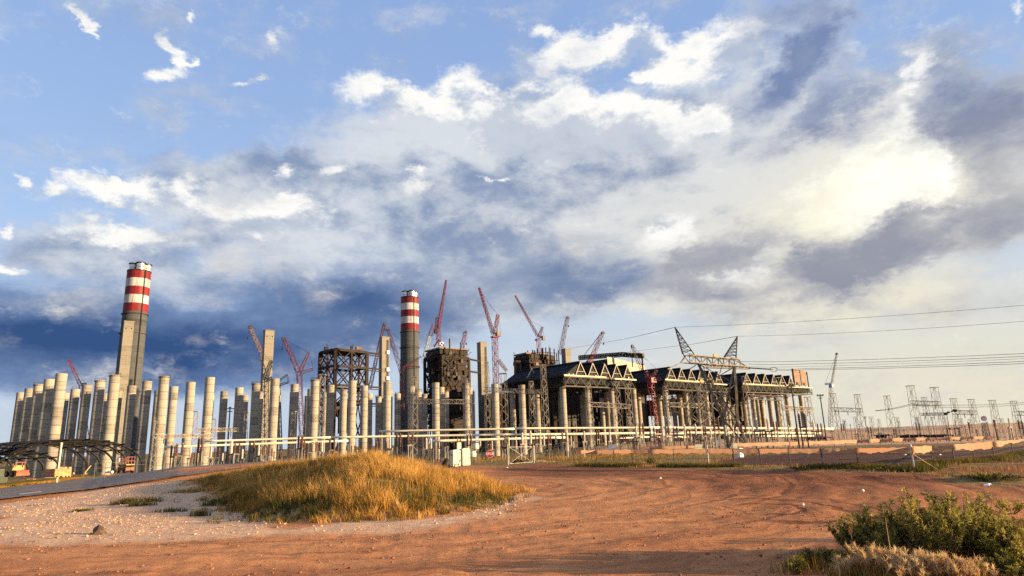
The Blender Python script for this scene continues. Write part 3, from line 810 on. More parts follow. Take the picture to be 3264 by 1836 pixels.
# ------------------------------------------------------------------ stones
def rock_mesh(name, seed, mat, sx=1, sy=.8, sz=.6):
    r = np.random.default_rng(seed); bm = bmesh.new()
    bmesh.ops.create_icosphere(bm, subdivisions=1, radius=1)
    for v in bm.verts: v.co = Vector((v.co.x * sx, v.co.y * sy, v.co.z * sz)) * float(.75 + .5 * r.random())
    m_ = bpy.data.meshes.new(name); bm.to_mesh(m_); bm.free(); m_.materials.append(mat); return m_
def stones(name, poly, n, smin, smax, mat, label, power=5):
    base = rock_mesh('tmp', 3, mat)
    bv = np.array([v.co[:] for v in base.vertices]); bf = np.array([p.vertices[:] for p in base.polygons])
    P2 = scatter(poly, n); r = np.hypot(P2[:, 0], P2[:, 1])
    keep = RNG.random(n) < smooth(-.45, .35, fbm(P2[:, 0] * .55, P2[:, 1] * .55, 3)); P2 = P2[keep]; n = len(P2)
    S = smin + (smax - smin) * RNG.random(n) ** power
    a = RNG.random(n) * 6.283; ca, sa = np.cos(a), np.sin(a)
    sc = .7 + .6 * RNG.random((n, 1, 3))
    L = bv[None] * S[:, None, None] * sc
    X = L[..., 0] * ca[:, None] - L[..., 1] * sa[:, None]; Y = L[..., 0] * sa[:, None] + L[..., 1] * ca[:, None]
    V = np.stack([X + P2[:, :1], Y + P2[:, 1:], L[..., 2] + (ground(P2[:, 0], P2[:, 1]) + S * .15)[:, None]], -1).reshape(-1, 3)
    F = (bf[None] + (np.arange(n) * len(bv))[:, None, None]).reshape(-1, 3)
    m_ = bpy.data.meshes.new(name)
    m_.vertices.add(len(V)); m_.vertices.foreach_set('co', V.ravel())
    m_.loops.add(F.size); m_.loops.foreach_set('vertex_index', F.ravel())
    m_.polygons.add(len(F)); m_.polygons.foreach_set('loop_start', np.arange(len(F)) * 3)
    m_.update(calc_edges=True); m_.materials.append(mat)
    o = bpy.data.objects.new(name, m_); COL.objects.link(o); tag(o, label, 'stones', kind='stuff'); return o
M['stone_pale'] = paint('pale gravel stone', (.32, .175, .095), (.56, .36, .22), 1.3, .9)
M['stone_red'] = paint('red gravel stone', (.12, .05, .027), (.30, .14, .07), 1.3, .9)
stones('gravel_stones', GRAVEL, 11000, .006, .055, M['stone_pale'], 'loose pale gravel between the asphalt road and the dirt road')
DIRT = W2([(-80,1835),(-80,1726),(320,1722),(1000,1706),(1500,1668),(1700,1600),(2200,1600),(2700,1640),(2900,1836)])
stones('dirt_stones', DIRT, 3600, .006, .045, M['stone_red'], 'small red stones scattered over the dirt road')
stones('dirt_pebbles', DIRT, 260, .008, .022, M['stone_pale'], 'small pale pebbles scattered over the dirt road')
c = hit(313, 1706)
o = bpy.data.objects.new('rock', rock_mesh('rock', 21, M['stone_dark'], .22, .16, .17)); COL.objects.link(o)
o.location = (c.x, c.y, c.z + .08); tag(o, 'single dark rock on the gravel edge at left', 'rock')
for i, (px, py, s, lb) in enumerate([(3145,1548,.16,'white plastic scrap lying in the dark grass on the right'), (2750,1566,.05,'tiny pale litter scrap on the dirt left of the corner post'), (2560,1612,.05,'pale litter scrap inside the curved wheel ruts'), (2106,1526,.05,'pale scrap on the dirt road near its bend'), (2886,1450,.09,'white scrap on the ploughed soil just left of the corner post'), (2997,1450,.09,'white scrap on the ploughed soil just right of the corner post'), (3209,1467,.08,'white scrap in the grass by the far right fence posts'), (1617,1491,.07,'small white scrap on the ground below the gate post')]):
    c = hit(px, py); mb = MB(); mb.box((0, 0, .02), (s * 2.4, s * 1.2, .05), random.random() * 3, .7); mb.box((s * .6, .02, .05), (s, s * .7, .04), random.random() * 3, .6)
    o = mb.build('litter_scrap', M['sign_white']); o.location = c; tag(o, lb, 'litter', 'pale litter scraps on the ground')

# ------------------------------------------------------------------ power station
BZ = -8.3                                  # foot of the plant (just below the plain)
E1 = Vector((.80, .60, 0)); E2 = Vector((-.66, .75, 0))

# concrete columns
def column_mesh(r, h):
    mb = MB(); prof = [(r, 0)]
    z = 4.2
    while z < h - 1.5:
        prof += [(r, z - .12), (r - .07, z - .06), (r - .07, z + .06), (r, z + .12)]; z += 4.2
    prof += [(r, h - 1.2), (r + .05, h - 1.15), (r + .05, h)]
    mb.lathe(prof, 28)
    return mb
col_src = column_mesh(2.48, 50.3).build('concrete_column', M['concrete'], smooth_=False)
for p in col_src.data.polygons: p.use_smooth = len(p.vertices) == 4
try: col_src.data.set_sharp_from_angle(angle=math.radians(35))
except Exception: pass
DEEP = ['front row', 'second row back', 'third row back', 'fourth row back', 'rearmost row']
def column(x, y, label, grp, first=[True], dz=0.0, s=1.0):
    if first[0]: o = col_src; first[0] = False
    else: o = col_src.copy(); COL.objects.link(o)
    o.location = (x, y, BZ + dz); o.rotation_euler = (0, 0, random.random() * 6.28); o.scale = (s, s, 1)
    tag(o, label, 'column', grp)
    if random.random() < .22:
        mb = MB()
        for k in range(14):
            a_ = k * .449; mb.bar((2.0 * math.cos(a_), 2.0 * math.sin(a_), 50.2), (2.0 * math.cos(a_), 2.0 * math.sin(a_), 51.5 + .5 * random.random()), .09)
        mb.build('starter_bars', M['rust_steel'], o)
    if random.random() < .18:
        mb = MB(); z_ = 50.3
        for k in range(18):
            a_ = k * .349; mb.bar((2.75 * math.cos(a_), 2.75 * math.sin(a_), z_ - .6), (2.75 * math.cos(a_), 2.75 * math.sin(a_), z_ + 1.1), .07)
        mb.lathe([(2.55, z_ - .7), (2.95, z_ - .7), (2.95, z_ - .55), (2.55, z_ - .55)], 18, cap=False); mb.lathe([(2.72, z_ + 1.0), (2.80, z_ + 1.0), (2.80, z_ + 1.1)], 18, cap=False)
        mb.build('work_platform', M['dark_steel'], o)
    return o
BLK = [('leftmost block', (-224,318), (18.3,13.3), (-21.4,21.9), 4, 5),
       ('middle block', (-140,377), (19.0,14.3), (-20.3,23.5), 4, 5),
       ('block right of the second chimney', (-54,439), (19.5,14.6), (-20.2,23.4), 4, 5)]
for nm, O, a, b, n1, n2 in BLK:
    for j in range(n2):
        for i in range(n1):
            if nm.startswith('block') and (i, j) in ((3, 3), (3, 4), (2, 4)): continue
            x, y = O[0] + a[0] * i + b[0] * j, O[1] + a[1] * i + b[1] * j
            column(x, y, 'bare concrete column, %s, %s, %s from the left' % (nm, DEEP[j], ORD[i]), 'bare concrete columns of the unfinished condensers')
SUP = [('nearest fan platform', [(37,513),(58,532),(81,553),(103,572)]),
       ('middle fan platform', [(136,596),(161,621),(188,648),(214,676)]),
       ('farthest fan platform', [(254,704),(281,727),(310,752),(338,778)])]
for nm, pts in SUP:
    for j in range(3):
        for i, (x, y) in enumerate(pts):
            column(x - 20.0 * j, y + 24.0 * j, 'concrete column carrying the %s, %s, %s from the left' % (nm, DEEP[j], ORD[i]), 'concrete columns carrying the fan platforms')
for i, p in enumerate([(2412,1274),(2428,1276),(2480,1276),(1917,1269)]):
    q = at_z(*p, 42.0)
    column(q.x, q.y, ['leftmost slim far column seen under the farthest platform', 'second slim far column seen under the farthest platform', 'third slim far column seen under the farthest platform', 'short far column in the dark under the nearest platform'][i], 'far columns behind the platforms')

# chimneys
def chimney(x, y, label, R0, R1, top):
    root = empty('chimney', (x, y, BZ)); h = top - BZ
    tag(root, label, 'chimney', 'red and white banded chimneys')
    bh = 9.6; n = 5; z0 = h - n * bh
    rad = lambda z: R0 + (R1 - R0) * z / h
    mb = MB(); mb.lathe([(rad(z), z) for z in np.linspace(0, z0, 24)], 48, cap=False); mb.build('shaft', M['chimney'], root, smooth_=True)
    for i in range(n):
        za, zb = z0 + i * bh, z0 + (i + 1) * bh
        mb = MB(); mb.lathe([(rad(za) + .06, za), (rad(zb) + .06, zb)], 48, cap=False)
        mb.build('red_band' if i % 2 == 0 else 'white_band', M['red' if i % 2 == 0 else 'white'], root, smooth_=True)
    for zp in (h * .36, h * .66, z0 - 2.5):
        mb = MB(); mb.lathe([(rad(zp), zp), (rad(zp) + 1.3, zp), (rad(zp) + 1.3, zp + .3), (rad(zp), zp + .3)], 40, cap=False)
        for k in range(40):
            a_ = 2 * math.pi * k / 40; mb.bar(((rad(zp) + 1.25) * math.cos(a_), (rad(zp) + 1.25) * math.sin(a_), zp), ((rad(zp) + 1.25) * math.cos(a_), (rad(zp) + 1.25) * math.sin(a_), zp + 1.3), .10)
        mb.build('ring_platform', M['chimney'], root)
    mb = MB(); a_ = math.atan2(-y, -x) + .5
    mb.lattice(((R0 + .5) * math.cos(a_), (R0 + .5) * math.sin(a_), 2), ((R1 + .6) * math.cos(a_), (R1 + .6) * math.sin(a_), h - 1), .8, .8, 90, .09); mb.build('ladder', M['dark_steel'], root)
    mb = MB(); mb.lathe([(rad(h) + .05, h - .8), (rad(h) + .35, h - .8), (rad(h) + .35, h + .25), (1, h + .25)], 48); mb.build('roof_slab', M['dark_steel'], root)
    for k, (ax, ay) in enumerate([(-5.8, -2.3), (4.0, -5.0), (6.1, 4.1)]):
        mb = MB(); mb.lathe([(4.2, h), (4.2, h + 8.0)], 28, (ax, ay, 0), cap=False)
        f = mb.build('flue', M['steel_liner'], root, smooth_=True)
        mb = MB(); mb.lathe([(4.2, h + 7.8), (5.0, h + 8.1), (5.0, h + 9.2), (4.3, h + 9.2), (4.1, h + 8.2)], 28, (ax, ay, 0), cap=False); mb.build('flue_cap', M['black'], f)
        mb = MB(); mb.lathe([(4.35, h + 3.6), (4.35, h + 4.0)], 28, (ax, ay, 0), cap=False); mb.build('flue_ring', M['dark_steel'], f)
    return root
d1 = ray(444, 866); t1 = 205 - EYE; c1 = Vector((d1.x, d1.y, 0)) * (t1 / d1.z)
d2 = ray(1306, 949); c2 = Vector((d2.x, d2.y, 0)) * (t1 / d2.z)
chimney(c1.x, c1.y, 'larger nearer banded chimney at left beside the slanted lift tower', 13.4, 12.0, 205)
chimney(c2.x, c2.y, 'smaller farther banded chimney near the middle between boiler frames', 13.4, 12.4, 205)

# lift towers
def lift_tower(px, py, z, wx, wy, label, holes=True):
    q = at_z(px, py, z)
    root = empty('lift_tower', (q.x, q.y, BZ), math.atan2(E1.y, E1.x)); h = z - BZ
    tag(root, label, 'tower', 'square concrete lift towers')
    mb = MB(); mb.box((0, 0, h / 2), (wx, wy, h)); mb.build('shaft', M['tower'], root)
    mb = MB(); mb.box((0, 0, h + .35), (wx + .5, wy + .5, .7)); mb.build('top_slab', M['tower'], root)
    for k in range(6):
        mb = MB(); x = (-.5 + (k + .5) / 6) * wx; mb.bar((x, -wy / 2 + .4, h + .6), (x, -wy / 2 + .4, h + 1.7), .12); mb.bar((x, wy / 2 - .4, h + .6), (x, wy / 2 - .4, h + 1.9), .12); mb.build('starter_bar', M['dark_steel'], root)
    if holes:
        for x in (-.28, .28):
            mb = MB(); mb.box((x * wx, -wy / 2 - .01, h - 5), (.9, .1, .9)); mb.build('opening', M['black'], root)
    return root
lift_tower(411, 1028, 100, 6.6, 6, 'square concrete lift tower in front of the left chimney')
lift_tower(857, 1056, 100, 7.5, 6.5, 'tall square concrete lift tower standing alone between the columns')
t3 = lift_tower(1225, 1077, 100, 7.4, 6.4, 'square concrete tower with pale boxes beside the open steel frame', False)
t4 = lift_tower(1536, 1094, 100, 7.8, 6.8, 'square concrete tower beside the dense brown boiler', False)
lift_tower(1804, 1114, 100, 8.2, 7, 'short square concrete tower top behind the nearest fan platform', False)
for z in (86, 70, 62):
    mb = MB(); mb.box((2.0, -3.9, z + 8.3), (2.4, 1.2, 3.2)); mb.build('hoist_box', M['sign_white'], t3)
mb = MB(); mb.lattice((2.0, -3.7, 0), (2.0, -3.7, 106), 1.0, 1.0, 40, .1); mb.build('hoist_mast', M['dark_steel'], t3)
mb = MB(); mb.lattice((2.0, -4.0, 0), (2.0, -4.0, 104), 1.0, 1.0, 40, .1); mb.build('hoist_mast', M['dark_steel'], t4)

# open boiler frame
def corners(Lp, Fp, Rp, dF, dL, dR):
    F = at_d(*Fp, dF); L = at_d(*Lp, dL); R = at_d(*Rp, dR)
    zt = F.z; F.z = L.z = R.z = 0; return L, F, R, L + R - F, zt
def frame_house(L, F, R, B, levels, root, mat, cw=2.2, bw=1.6, split=1, braces=True):
    """corner columns, ring beams and cross bracing, each a part"""
    org = root.location
    ring = [L, F, R, B]; V = lambda p, z: Vector((p.x, p.y, z))
    for p in ring:
        mb = MB(); mb.bar(V(p, BZ), V(p, levels[-1]), cw, up=(.6, -.8, 0)); mb.build('frame_column', mat, root, org)
    for a, b in ((L, F), (F, R), (R, B), (B, L)):
        for z in levels:
            mb = MB(); mb.bar(V(a, z), V(b, z), bw * .8, bw); mb.build('floor_beam', mat, root, org)
        for s in range(1, split + 1):
            p = a.lerp(b, s / (split + 1)); mb = MB(); mb.bar(V(p, levels[0]), V(p, levels[-1]), cw * .55, up=(.6, -.8, 0)); mb.build('post', mat, root, org)
        if braces:
            zs = [BZ] + levels
            for i in range(len(zs) - 1):
                for s in range(split + 1):
                    p, q = a.lerp(b, s / (split + 1)), a.lerp(b, (s + 1) / (split + 1))
                    mb = MB(); mb.bar(V(p, zs[i]), V(q, zs[i + 1]), .8); mb.bar(V(q, zs[i]), V(p, zs[i + 1]), .8); mb.build('cross_brace', mat, root, org)
L, F, R_, B_, zt = corners((1021,1122), (1070,1113), (1170,1114), 570, 592, 592)
zl = [at_d(1070, y, 570).z for y in (1284, 1227, 1165, 1113)]
root = empty('boiler_skeleton', (F.x, F.y, BZ)); tag(root, 'open dark brown steel boiler frame left of the second chimney', 'frame')
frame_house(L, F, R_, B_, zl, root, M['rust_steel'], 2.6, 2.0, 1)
mid = (L + R_) / 2
mb = MB()
for k in range(9): mb.bar(L.lerp(F, k / 8) + Vector((0, 0, zl[-1] + .8)), B_.lerp(R_, k / 8) + Vector((0, 0, zl[-1] + .8)), .9)
mb.build('roof_girder', M['rust_steel'], root, root.location)
for k, (a, s) in enumerate([(.3, (6, 4, 2.2)), (.72, (5, 3, 2.6)), (.12, (3, 3, 3.5)), (.5, (2, 2, 3.0))]):
    p = F.lerp(R_, a) if k % 2 else L.lerp(R_, a); mb = MB(); mb.box((p.x, p.y, zl[-1] + 1.6 + s[2] / 2), s, .6); mb.box((p.x + 1, p.y, zl[-1] + 2.2 + s[2]), (.3, .3, 3)); mb.build('roof_equipment', M['brown_panel' if k < 2 else 'rust_steel'], root, root.location)
tq = t3.location
for z in (zl[3], zl[2], zl[1], zl[0]):
    mb = MB(); mb.bar(Vector((R_.x, R_.y, z)), Vector((tq.x, tq.y, z + .5)), 1.3); mb.bar(Vector((R_.x, R_.y, z - 2)), Vector((tq.x, tq.y, z - 1.5)), .7); mb.build('link_beam', M['rust_steel'], root, root.location)
mb = MB(); mb.box((mid.x, mid.y, zl[0] - 6), (18, 14, 9), .64); mb.box((mid.x + 3, mid.y, zl[0] - 18), (10, 10, 14), .64); mb.build('lower_equipment', M['dark_steel'], root, root.location)

# dense boiler
L, F, R_, B_, zt = corners((1354,1150), (1408,1108), (1494,1140), 600, 622, 626)
root = empty('boiler_house', (F.x, F.y, BZ)); tag(root, 'dense dark brown boiler house with a red crane on its roof', 'boiler')
zl = [at_d(1408, y, 600).z for y in (1262, 1176, 1132)]
frame_house(L, F + Vector((0, 4, 0)), R_, B_, zl, root, M['rust_steel'], 2.2, 1.8, 1)
org = root.location
cen = (L + R_) / 2; az1 = math.atan2(E1.y, E1.x)
zt2 = at_d(1408, 1109, 600).z
wx = (R_ - F).length * .78; wy = (L - F).length * .9
for k in range(15):
    z = BZ + 22 + k * (zt2 - BZ - 22) / 15; h = (zt2 - BZ - 22) / 15
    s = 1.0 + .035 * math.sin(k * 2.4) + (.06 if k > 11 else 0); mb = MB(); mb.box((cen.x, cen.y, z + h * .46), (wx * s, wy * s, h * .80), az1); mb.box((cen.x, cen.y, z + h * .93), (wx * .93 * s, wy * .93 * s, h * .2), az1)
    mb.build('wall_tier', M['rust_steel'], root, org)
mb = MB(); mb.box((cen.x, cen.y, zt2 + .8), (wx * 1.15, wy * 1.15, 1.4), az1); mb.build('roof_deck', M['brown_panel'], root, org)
for k in range(10):
    p = (L if k % 2 else F).lerp(R_, .12 + .08 * k); z = zl[k % 3] + 1
    mb = MB(); mb.box((p.x, p.y - .5, z + .7), (1.4, 1, 1.5), az1); mb.build('site_box', M['galv_far'], root, org)
tq = t4.location
for z in (zl[2] - 1, zl[1]):
    mb = MB(); mb.bar(Vector((R_.x, R_.y, z)), Vector((tq.x, tq.y, z + .5)), 1.4); mb.build('link_beam', M['rust_steel'], root, org)

def clutter(root, a, b, z0, z1, n, seed, off=1.2):
    """ducts, pipe runs and catwalks fixed to the face a-b"""
    r = random.Random(seed); u = (b - a).normalized(); nn = Vector((u.y, -u.x, 0)) * off; L_ = (b - a).length
    for k in range(n):
        s = r.uniform(.04, .92) * L_; z = r.uniform(z0, z1); p = a + u * s + nn; p.z = z; kind = k % 4; mb = MB(); m_ = r.choice(['rust_steel', 'rust_steel', 'dark_steel', 'truss', 'brown_panel'])
        if kind == 0: h = r.uniform(6, 18); mb.tube([p, p + Vector((0, 0, h))], r.uniform(.3, .8), 8); mb.tube([p, p - nn * .8], .3, 6); nm = 'duct'
        elif kind == 1:
            l = r.uniform(5, 12); q = p + u * l; mb.bar(p, q, 1.2, .25)
            for i in range(6): mb.bar(p.lerp(q, i / 5), p.lerp(q, i / 5) + Vector((0, 0, 1.2)), .09)
            mb.bar(p + Vector((0, 0, 1.2)), q + Vector((0, 0, 1.2)), .09); nm = 'catwalk'
        elif kind == 2: mb.box(tuple(p), (r.uniform(1.5, 4), 1.4, r.uniform(1.5, 4)), az1); mb.bar(p, p + Vector((0, 0, 4)), .3); nm = 'equipment_box'
        else: q = p + u * r.uniform(3, 8) + Vector((0, 0, r.uniform(4, 9))); mb.bar(p, q, .45); mb.bar(p, p + Vector((0, 0, 6)), .35); nm = 'brace'
        mb.build(nm, M[m_], root, root.location)
_F, _R, _L = Vector((F.x, F.y, 0)), Vector((R_.x, R_.y, 0)), Vector((L.x, L.y, 0))
clutter(root, _F, _R, 30, 84, 34, 3, 2.0); clutter(root, _L, _F, 30, 84, 18, 4, 2.0)

# third boiler with standing posts
L, F, R_, B_, zt = corners((1640,1150), (1690,1123), (1766,1150), 690, 712, 715)
root = empty('boiler_house', (F.x, F.y, BZ)); tag(root, 'dark boiler house with rows of standing posts on its roof', 'boiler'); org = root.location
cen = (L + R_) / 2; zt3 = at_d(1690, 1126, 690).z; wx = (R_ - F).length; wy = (L - F).length * 1.0
for k in range(10):
    h = 5.2; z = zt3 - (k + 1) * h; mb = MB(); s = 1 + .04 * math.sin(k * 1.9)
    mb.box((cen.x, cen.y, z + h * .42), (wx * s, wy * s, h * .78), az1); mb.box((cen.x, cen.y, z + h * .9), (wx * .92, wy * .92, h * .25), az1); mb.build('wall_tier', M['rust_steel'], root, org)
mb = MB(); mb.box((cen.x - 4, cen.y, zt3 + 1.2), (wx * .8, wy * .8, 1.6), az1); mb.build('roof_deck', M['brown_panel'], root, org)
for k, (px, yt) in enumerate([(1682,1117),(1697,1115),(1713,1110),(1727,1110),(1739,1108),(1753,1109),(1766,1112),(1780,1117),(1774,1128)]):
    p = at_d(px, yt, 700); mb = MB(); mb.bar((p.x, p.y, zt3 - 30 if px > 1750 else zt3 - 2), p, 1.1); mb.build('standing_post', M['dark_steel'], root, org)
mb = MB(); a, b = at_d(1697, 1122, 700), at_d(1780, 1126, 700); mb.bar(a, b, .5); mb.bar(a - Vector((0, 0, 8)), b - Vector((0, 0, 8)), .5); mb.build('rail', M['dark_steel'], root, org)
p = at_d(1641, 1152, 690); mb = MB(); mb.bar((p.x, p.y, p.z - 40), p, 2.4); mb.bar((p.x + 6, p.y + 3, p.z - 40), (p.x + 6, p.y + 3, p.z), 1.6); mb.bar(p, (p.x + 6, p.y + 3, p.z), 2); mb.build('corner_frame', M['rust_steel'], root, org)

clutter(root, Vector((F.x, F.y, 0)), Vector((R_.x, R_.y, 0)), 60, zt3, 22, 6, 2.5); clutter(root, Vector((L.x, L.y, 0)), Vector((F.x, F.y, 0)), 60, zt3, 14, 7, 2.5)

# fourth boiler: roof steel and cream cladding
A = at_d(1838, 1149, 790); Bq = at_d(1934, 1136, 760); Cq = at_d(2052, 1140, 840)
root = empty('boiler_house', (Bq.x, Bq.y, BZ)); tag(root, 'boiler house with a large cream clad wall behind the platforms', 'boiler'); org = root.location
ztop = Bq.z
mb = MB(); back = Vector((A.x, A.y, 0)) + Vector((Cq.x, Cq.y, 0)) - Vector((Bq.x, Bq.y, 0))
ring = [(A.x, A.y), (Bq.x, Bq.y), (Cq.x, Cq.y), (back.x, back.y)]
mb.add([(x, y, BZ) for x, y in ring] + [(x, y, ztop - 3) for x, y in ring], [(0, 1, 5, 4), (1, 2, 6, 5), (2, 3, 7, 6), (3, 0, 4, 7), (4, 5, 6, 7)]); mb.build('building_core', M['dark_steel'], root, org)
nrm = Vector((Cq.y - Bq.y, -(Cq.x - Bq.x), 0)).normalized() * .6
NP = 8
for k in range(NP):
    a, b = Vector((Bq.x, Bq.y, 0)).lerp(Vector((Cq.x, Cq.y, 0)), k / NP), Vector((Bq.x, Bq.y, 0)).lerp(Vector((Cq.x, Cq.y, 0)), (k + .985) / NP)
    a += nrm; b += nrm; mb = MB(); z0, z1 = ztop - 34, ztop - (.6 + k * .55)
    mb.add([(a.x, a.y, z0), (b.x, b.y, z0), (b.x, b.y, z1), (a.x, a.y, z1)] + [(a.x - nrm.x * .4, a.y - nrm.y * .4, z0), (b.x - nrm.x * .4, b.y - nrm.y * .4, z0), (b.x - nrm.x * .4, b.y - nrm.y * .4, z1), (a.x - nrm.x * .4, a.y - nrm.y * .4, z1)], [(0, 1, 2, 3), (4, 7, 6, 5), (0, 4, 5, 1), (2, 6, 7, 3), (1, 5, 6, 2), (0, 3, 7, 4)])
    mb.build('cladding_sheet', M['cream'], root, org)
for k in range(12):
    p, q = at_d(1845 + 17 * k, 1147 - (k * 1.3 if k < 8 else 22 - k * 1.4), 800), at_d(1845 + 17 * (k + 1.1), 1147 - ((k + 1) * 1.3 if k < 7 else 22 - (k + 1) * 1.4), 800)
    mb = MB(); mb.truss(p + Vector((0, 0, 5)), q + Vector((0, 0, 5)), 5, 3, .9, 1.1, True); mb.build('roof_truss', M['dark_steel'], root, org)
for k in range(9):
    p = at_d(1975 + 9 * k, 1127 + 2.2 * (k % 3), 800); mb = MB(); mb.box((p.x, p.y, p.z), (4.2, 4, 2.0 + (k % 3) * .9), az1, .8); mb.build('roof_equipment', M['dark_steel'], root, org)
p, q = at_d(2046, 1135, 770), at_d(2058, 1185, 770)
mb = MB(); mb.bar((p.x, p.y, p.z), (p.x, p.y, BZ), 1.6); a = at_d(2014, 1133, 770); mb.bar((p.x, p.y, p.z), a, 4.5); mb.bar((a.x, a.y, a.z), (a.x, a.y, a.z - 14), 1.0); mb.build('portal_frame', M['rust_steel'], root, org)

# dark turbine halls seen between the columns
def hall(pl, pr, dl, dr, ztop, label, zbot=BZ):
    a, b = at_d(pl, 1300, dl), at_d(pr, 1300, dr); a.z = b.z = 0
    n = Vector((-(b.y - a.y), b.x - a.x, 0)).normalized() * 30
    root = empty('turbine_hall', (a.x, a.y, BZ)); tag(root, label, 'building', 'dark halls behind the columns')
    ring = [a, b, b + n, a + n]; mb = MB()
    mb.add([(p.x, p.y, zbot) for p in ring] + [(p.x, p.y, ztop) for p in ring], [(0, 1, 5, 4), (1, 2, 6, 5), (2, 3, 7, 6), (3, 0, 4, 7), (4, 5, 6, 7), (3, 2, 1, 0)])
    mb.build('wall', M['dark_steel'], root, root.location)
    m_ = n.normalized() * -.5; k = max(3, int((b - a).length / 7))
    for i in range(k + 1):
        p = a.lerp(b, i / k) + m_; mb = MB(); mb.bar((p.x, p.y, zbot), (p.x, p.y, ztop), .8); mb.build('wall_post', M['rust_steel'], root, root.location)
    for z in np.arange(zbot + 6, ztop, 7.5):
        mb = MB(); mb.bar((a.x + m_.x, a.y + m_.y, z), (b.x + m_.x, b.y + m_.y, z), .7); mb.build('wall_girt', M['rust_steel'], root, root.location)
    clutter(root, a, b, zbot + 3, ztop - 8, k * 2, k, 3.0)
    for i in range(k):
        p = a.lerp(b, (i + .3 + .4 * random.random()) / k) + m_ * 3; z = zbot + random.choice([4, 12, 20, 28]) ; mb = MB(); mb.box((p.x, p.y, z), (2.5 + 2 * random.random(), 2, 2 + 2 * random.random()), az1); mb.box((p.x, p.y, z + 2.2), (.4, .4, 2)); mb.build('wall_unit', M['galv_far' if i % 3 == 0 else 'dark_steel'], root, root.location)
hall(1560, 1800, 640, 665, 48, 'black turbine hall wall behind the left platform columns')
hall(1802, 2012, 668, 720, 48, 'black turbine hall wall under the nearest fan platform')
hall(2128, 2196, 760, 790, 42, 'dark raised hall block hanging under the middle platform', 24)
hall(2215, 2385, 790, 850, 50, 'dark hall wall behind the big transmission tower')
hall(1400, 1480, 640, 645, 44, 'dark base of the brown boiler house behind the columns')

# fan platforms with A-shaped condenser rows
def platform(FL, FR, depth, nr, f0, f1, label, leftwall=True, ridge=11.0):
    FL = Vector((*FL, 0)); FR = Vector((*FR, 0)); u = (FR - FL).normalized(); L = (FR - FL).length
    w = Vector((-.65, .76, 0)); org = Vector((FL.x, FL.y, 50)); root = empty('fan_platform', org)
    tag(root, label, 'platform', 'fan platforms on concrete columns')
    V = lambda s, t, z: FL + u * s + w * t + Vector((0, 0, z))
    def slab(name, s0, s1, t0, t1, z0, z1, mat):
        mb = MB(); mb.add([V(s0, t0, z0), V(s1, t0, z0), V(s1, t1, z0), V(s0, t1, z0), V(s0, t0, z1), V(s1, t0, z1), V(s1, t1, z1), V(s0, t1, z1)], [(3, 2, 1, 0), (4, 5, 6, 7), (0, 1, 5, 4), (1, 2, 6, 5), (2, 3, 7, 6), (3, 0, 4, 7)])
        return mb.build(name, mat, root, org)
    slab('deck', 0, L, 0, depth, 49.2, 50.2, M['dark_steel'])
    slab('front_gutter', -1, L * .56, -1.3, -.3, 49.5, 50.7, M['gable']); slab('front_gutter', L * .62, L + 1, -1.3, -.3, 48.7, 49.9, M['gable'])
    slab('edge_beam', -1.2, -.3, 0, depth, 49.3, 50.4, M['panel_dark'])
    n1 = 2 * max(4, int(L / 11))
    for t, m_ in ((0, 'truss'), (depth * .5, 'dark_steel'), (depth, 'dark_steel')):  # front truss has its sunlit tone put into a paler steel colour
        mb = MB(); mb.truss(V(0, t, 49), V(L, t, 49), 7, n1, .42, .62); mb.build('platform_truss', M[m_], root, org)
    n2 = 2 * max(4, int(depth / 11))
    for s in (0, L * .5, L):
        mb = MB(); mb.truss(V(s, 0, 49), V(s, depth, 49), 7, n2, .45, .65); mb.build('platform_truss', M['dark_steel'], root, org)
    slab('lower_walkway', 0, L, -1.5, 0, 41.2, 41.6, M['dark_steel'])
    slab('fan_plenum', 1, L - 1, 2, depth, 44.0, 49.2, M['panel_dark'])
    pitch = (f1 - f0) * L / (nr - 1); hb = pitch * .43
    for i in range(nr):
        c = (f0 + (f1 - f0) * i / (nr - 1)) * L
        left = 0.4 if (i == 0 and leftwall) else c - hb * .97
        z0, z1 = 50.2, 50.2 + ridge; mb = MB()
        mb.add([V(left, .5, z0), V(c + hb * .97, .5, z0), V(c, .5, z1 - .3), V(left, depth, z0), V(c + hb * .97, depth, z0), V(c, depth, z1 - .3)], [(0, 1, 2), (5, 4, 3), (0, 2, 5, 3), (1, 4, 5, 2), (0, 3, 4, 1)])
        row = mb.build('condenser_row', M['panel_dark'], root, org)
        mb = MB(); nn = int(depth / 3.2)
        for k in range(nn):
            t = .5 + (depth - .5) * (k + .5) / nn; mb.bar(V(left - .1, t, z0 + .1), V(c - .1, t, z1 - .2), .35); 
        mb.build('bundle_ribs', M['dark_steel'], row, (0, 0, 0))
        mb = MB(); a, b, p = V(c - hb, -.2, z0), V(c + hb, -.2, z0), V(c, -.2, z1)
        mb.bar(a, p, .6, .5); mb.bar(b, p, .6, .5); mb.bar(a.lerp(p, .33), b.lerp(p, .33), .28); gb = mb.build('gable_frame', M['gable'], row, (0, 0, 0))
        row.data.transform(Matrix.Identity(4))
        mb = MB(); mb.tube([V(c, .5, z1 + .3), V(c, depth, z1 + .3)], .9, 8); mb.build('steam_duct', M['panel_dark'], row, (0, 0, 0))
        for ch in (c_ for c_ in bpy.data.objects if c_.parent is row): ch.location = -org
    return root, V, L, org
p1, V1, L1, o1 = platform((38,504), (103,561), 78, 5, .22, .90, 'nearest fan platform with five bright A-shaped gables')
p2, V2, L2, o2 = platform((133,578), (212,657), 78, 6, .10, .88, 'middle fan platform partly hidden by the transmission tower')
p3, V3, L3, o3 = platform((232,665), (343,757), 78, 6, .06, .68, 'farthest fan platform ending in two brown panels')
